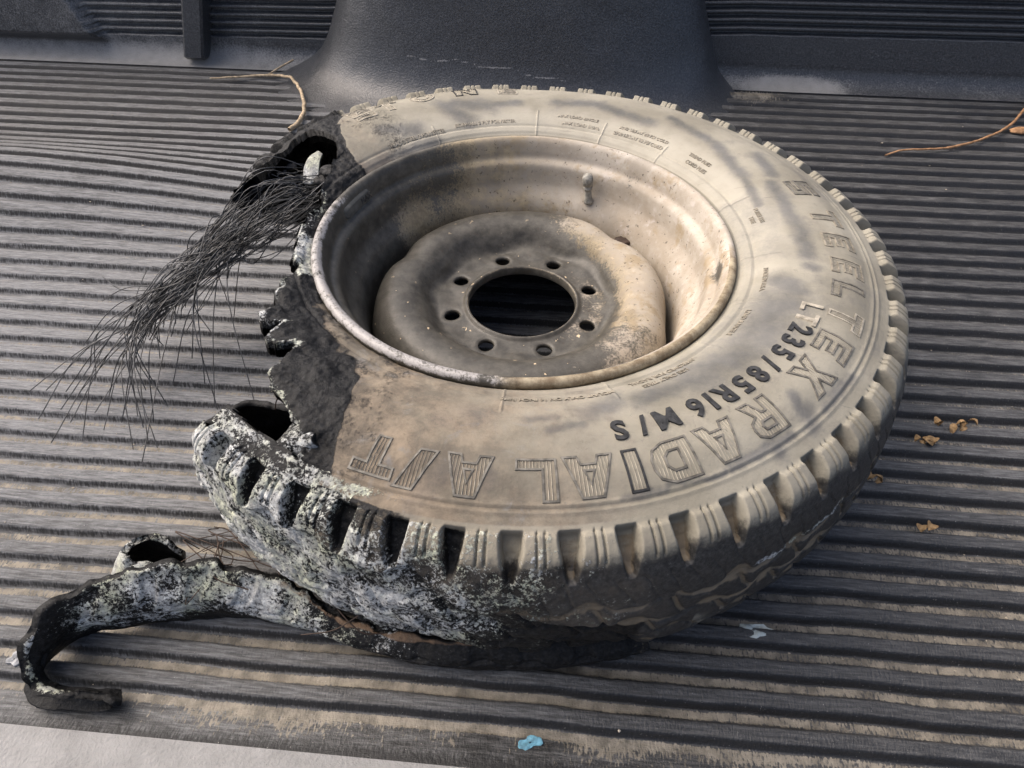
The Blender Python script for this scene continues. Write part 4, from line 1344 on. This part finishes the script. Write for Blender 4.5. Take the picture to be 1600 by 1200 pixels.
# ------------------------------------------------------------------ litter on the bed
def twig(name, pts, r0, r1, mat, label, cat, seed, nodes=True):
    P = catmull([(x, y, floor_z((x, y)) * .0 + z + bump_h(np.array([x]), np.array([y]))[0]) for x, y, z in pts], 90)
    P = P + ((fbm(P, 60, 3, seed)[:, None] - .5) * .006) * np.array([1, 1, .3])
    r = np.linspace(r0, r1, 90) * (1 + .35 * (vnoise(P, 130, seed + 3) - .3))
    V, F = tubes([P], [r], 8)
    o = link(name, mesh_np(name, V, F, mat))
    tag(o, label, cat, 'dry twigs on the bed floor' if cat == 'twig' else None)
    return o
tw = twig('twig', [(-0.7327, 0.813, .005), (-0.689, 0.8209, .006), (-0.6368, 0.833, .007), (-0.5788, 0.8288, .012), (-0.5358, 0.7901, .018), (-0.5013, 0.7307, .016), (-0.4826, 0.6734, .008), (-0.481, 0.6258, .006), (-0.4883, 0.6008, .005)], 0.0016, .0044, M_TWIG, 'pale curved dry twig lying against the left foot of the wheel arch', 'twig', 501)
twig('straw', [(-0.6153, 0.8354, .006), (-0.5909, 0.8691, .014), (-0.5671, 0.8893, .022)], .0015, .0022, M_TWIG, 'short dry straw beside the pale twig near the wheel arch', 'straw', 511)
twig('twig', [(0.6281, 0.6096, .004), (0.6635, 0.6277, .006), (0.7129, 0.6375, .006), (0.7775, 0.6563, .007), (0.8548, 0.7051, .007), (0.9116, 0.7565, .008), (0.966, 0.8277, .008), (1.01, .88, .012)], 0.0014, .0030, M_TWIG_RED, 'thin red brown twig on the bare ribs right of the tyre', 'twig', 521)
so_ = blob('seed_husk', (.9225, .7325, .006), .014, M_TWIG_RED, None, 8, (1.4, .7, .5))
tag(so_, 'small brown husk beside the red brown twig', 'husk')

def leaf_bits(name, cx, cy, n, spread, label, seed):
    g2 = np.random.default_rng(seed)
    root = empty(name, (cx, cy, .0))
    for k in range(n):
        L, Wd = g2.uniform(.008, .014), g2.uniform(.003, .006)
        bm = bmesh.new()
        nu, nv = 7, 4
        vs_ = []
        for side_ in (1, -1):
            for i in range(nu):
                t = i / (nu - 1)
                for j in range(nv):
                    s = j / (nv - 1) - .5
                    wd = Wd * math.sin(PI * (.08 + .86 * t)) ** .8
                    z = .004 * math.sin(t * PI) * g2.uniform(.9, 1.1) + abs(s) * Wd * .9 + .0004 * side_
                    vs_.append(bm.verts.new(((t - .5) * L, s * 2 * wd, z)))
        for sd_ in (0, 1):
            for i in range(nu - 1):
                for j in range(nv - 1):
                    b_ = sd_ * nu * nv
                    f = [b_ + i * nv + j, b_ + (i + 1) * nv + j, b_ + (i + 1) * nv + j + 1, b_ + i * nv + j + 1]
                    bm.faces.new([vs_[q_] for q_ in (f if sd_ == 0 else f[::-1])])
        me = bpy.data.meshes.new('leaf_piece')
        bm.to_mesh(me)
        bm.free()
        me.materials.append(M_LEAF)
        o = link('leaf_piece', me, root)
        o.location = (g2.normal() * spread, g2.normal() * spread * .5, g2.uniform(-.003, .003))
        o.rotation_euler = (g2.uniform(-.6, .6), g2.uniform(-.5, .5), g2.uniform(0, 6.28))
    tag(root, label, 'dry leaf', 'dry leaf crumbs on the bed floor')
leaf_bits('leaf_fragment', .523, -.047, 5, .006, 'topmost crumbled brown leaf, nearest the right edge of the bed', 1)
leaf_bits('leaf_fragment', .503, -.047, 2, .003, 'tiny brown leaf crumb just left of the topmost crumbled leaf', 2)
leaf_bits('leaf_fragment', .4843, -.0761, 6, .006, 'curled brown leaf cluster one groove below the topmost crumb', 3)
leaf_bits('leaf_fragment', .403, -.138, 4, .008, 'brown leaf crumbs touching the right side of the tyre tread', 4)
leaf_bits('leaf_fragment', .4304, -.1975, 2, .004, 'single orange leaf sliver lowest of the leaf litter', 5)

def chip(name, c, rx, ry, h, mat, label, cat, seed, rot=0):
    n = 22
    a = np.arange(n) * 2 * PI / n
    rad = 1 + (vnoise(np.stack([np.cos(a), np.sin(a), a * 0 + seed], -1), 2.3, seed) - .5) * 1.2
    ring = np.stack([rx * rad * np.cos(a), ry * rad * np.sin(a), np.zeros(n)], -1)
    Vs = [ring, ring * np.array([.96, .96, 1]) + [0, 0, h], ring * .55 + np.stack([a * 0, a * 0, h * (1.2 + .8 * np.sin(a * 2 + seed))], -1), ring * .1 + [0, 0, h * 1.4]]
    V = np.concatenate(Vs)
    i = np.arange(n)
    i2 = (i + 1) % n
    F = np.concatenate([np.stack([i + k * n, i2 + k * n, i2 + (k + 1) * n, i + (k + 1) * n], -1) for k in range(3)])
    o = link(name, mesh_np(name, V, F, mat, False))
    o.location = c
    o.rotation_euler = (0, 0, rot)
    tag(o, label, cat)
    return o
chip('plastic_scrap', (.240, -.322, -.004), .017, .006, .003, M_SCRAP, 'crumpled pale grey plastic scrap in a groove below the tyre', 'scrap', 3, -.1)
chip('paint_fleck', (.0405, -.4335, -.0062), .0075, .0042, .0007, M_BLUE, 'small blue paint fleck on the ribs at the bottom of the photo', 'paint fleck', 6, .2)
chip('plaster_crumb', (-.4200, -.407, .0), .006, .006, .0015, M_SMEAR, 'whitish plaster crumb left of the curled tail of the tread strip', 'crumb', 9)

# ------------------------------------------------------------------ grit and crumbs lying in the grooves
def grit():
    g3 = np.random.default_rng(77)
    n = 900
    base = np.array([(1, 0, 0), (-1, 0, 0), (0, 1, 0), (0, -1, 0), (0, 0, 1), (0, 0, -1)], float)
    tri = np.array([(0, 2, 4), (2, 1, 4), (1, 3, 4), (3, 0, 4), (2, 0, 5), (1, 2, 5), (3, 1, 5), (0, 3, 5)])
    VV, FF = [], []
    for k in range(n):
        x = g3.uniform(-1.2, 1.1)
        i = g3.integers(0, len(RIB_Y) - 1)
        f = .25 + .1 * g3.normal() if g3.random() < .8 else g3.random()
        y = RIB_Y[i] + (RIB_Y[i + 1] - RIB_Y[i]) * f
        r = .0006 + .0011 * g3.random() ** 3
        z = rib_profile(np.array([y]))[0][0] + bump_h(np.array([x]), np.array([y]))[0]
        VV.append(base * r * g3.uniform(.5, 1.3, size=(6, 3)) * np.array([1.5, 1, .8]) + [x, y, z + r * .3])
        FF.append(tri + 6 * k)
    o = link('sand_grit', mesh_np('sand_grit', np.concatenate(VV), np.concatenate(FF), M_GRIT, False), kind='stuff')
    tag(o, 'fine pale sand grit scattered along the floor grooves', kind='stuff')
M_GRIT = simple_mat('sand_grit', (0.34, 0.30, 0.24), 0.9, 0.6, 25, bump=0.0)
grit()
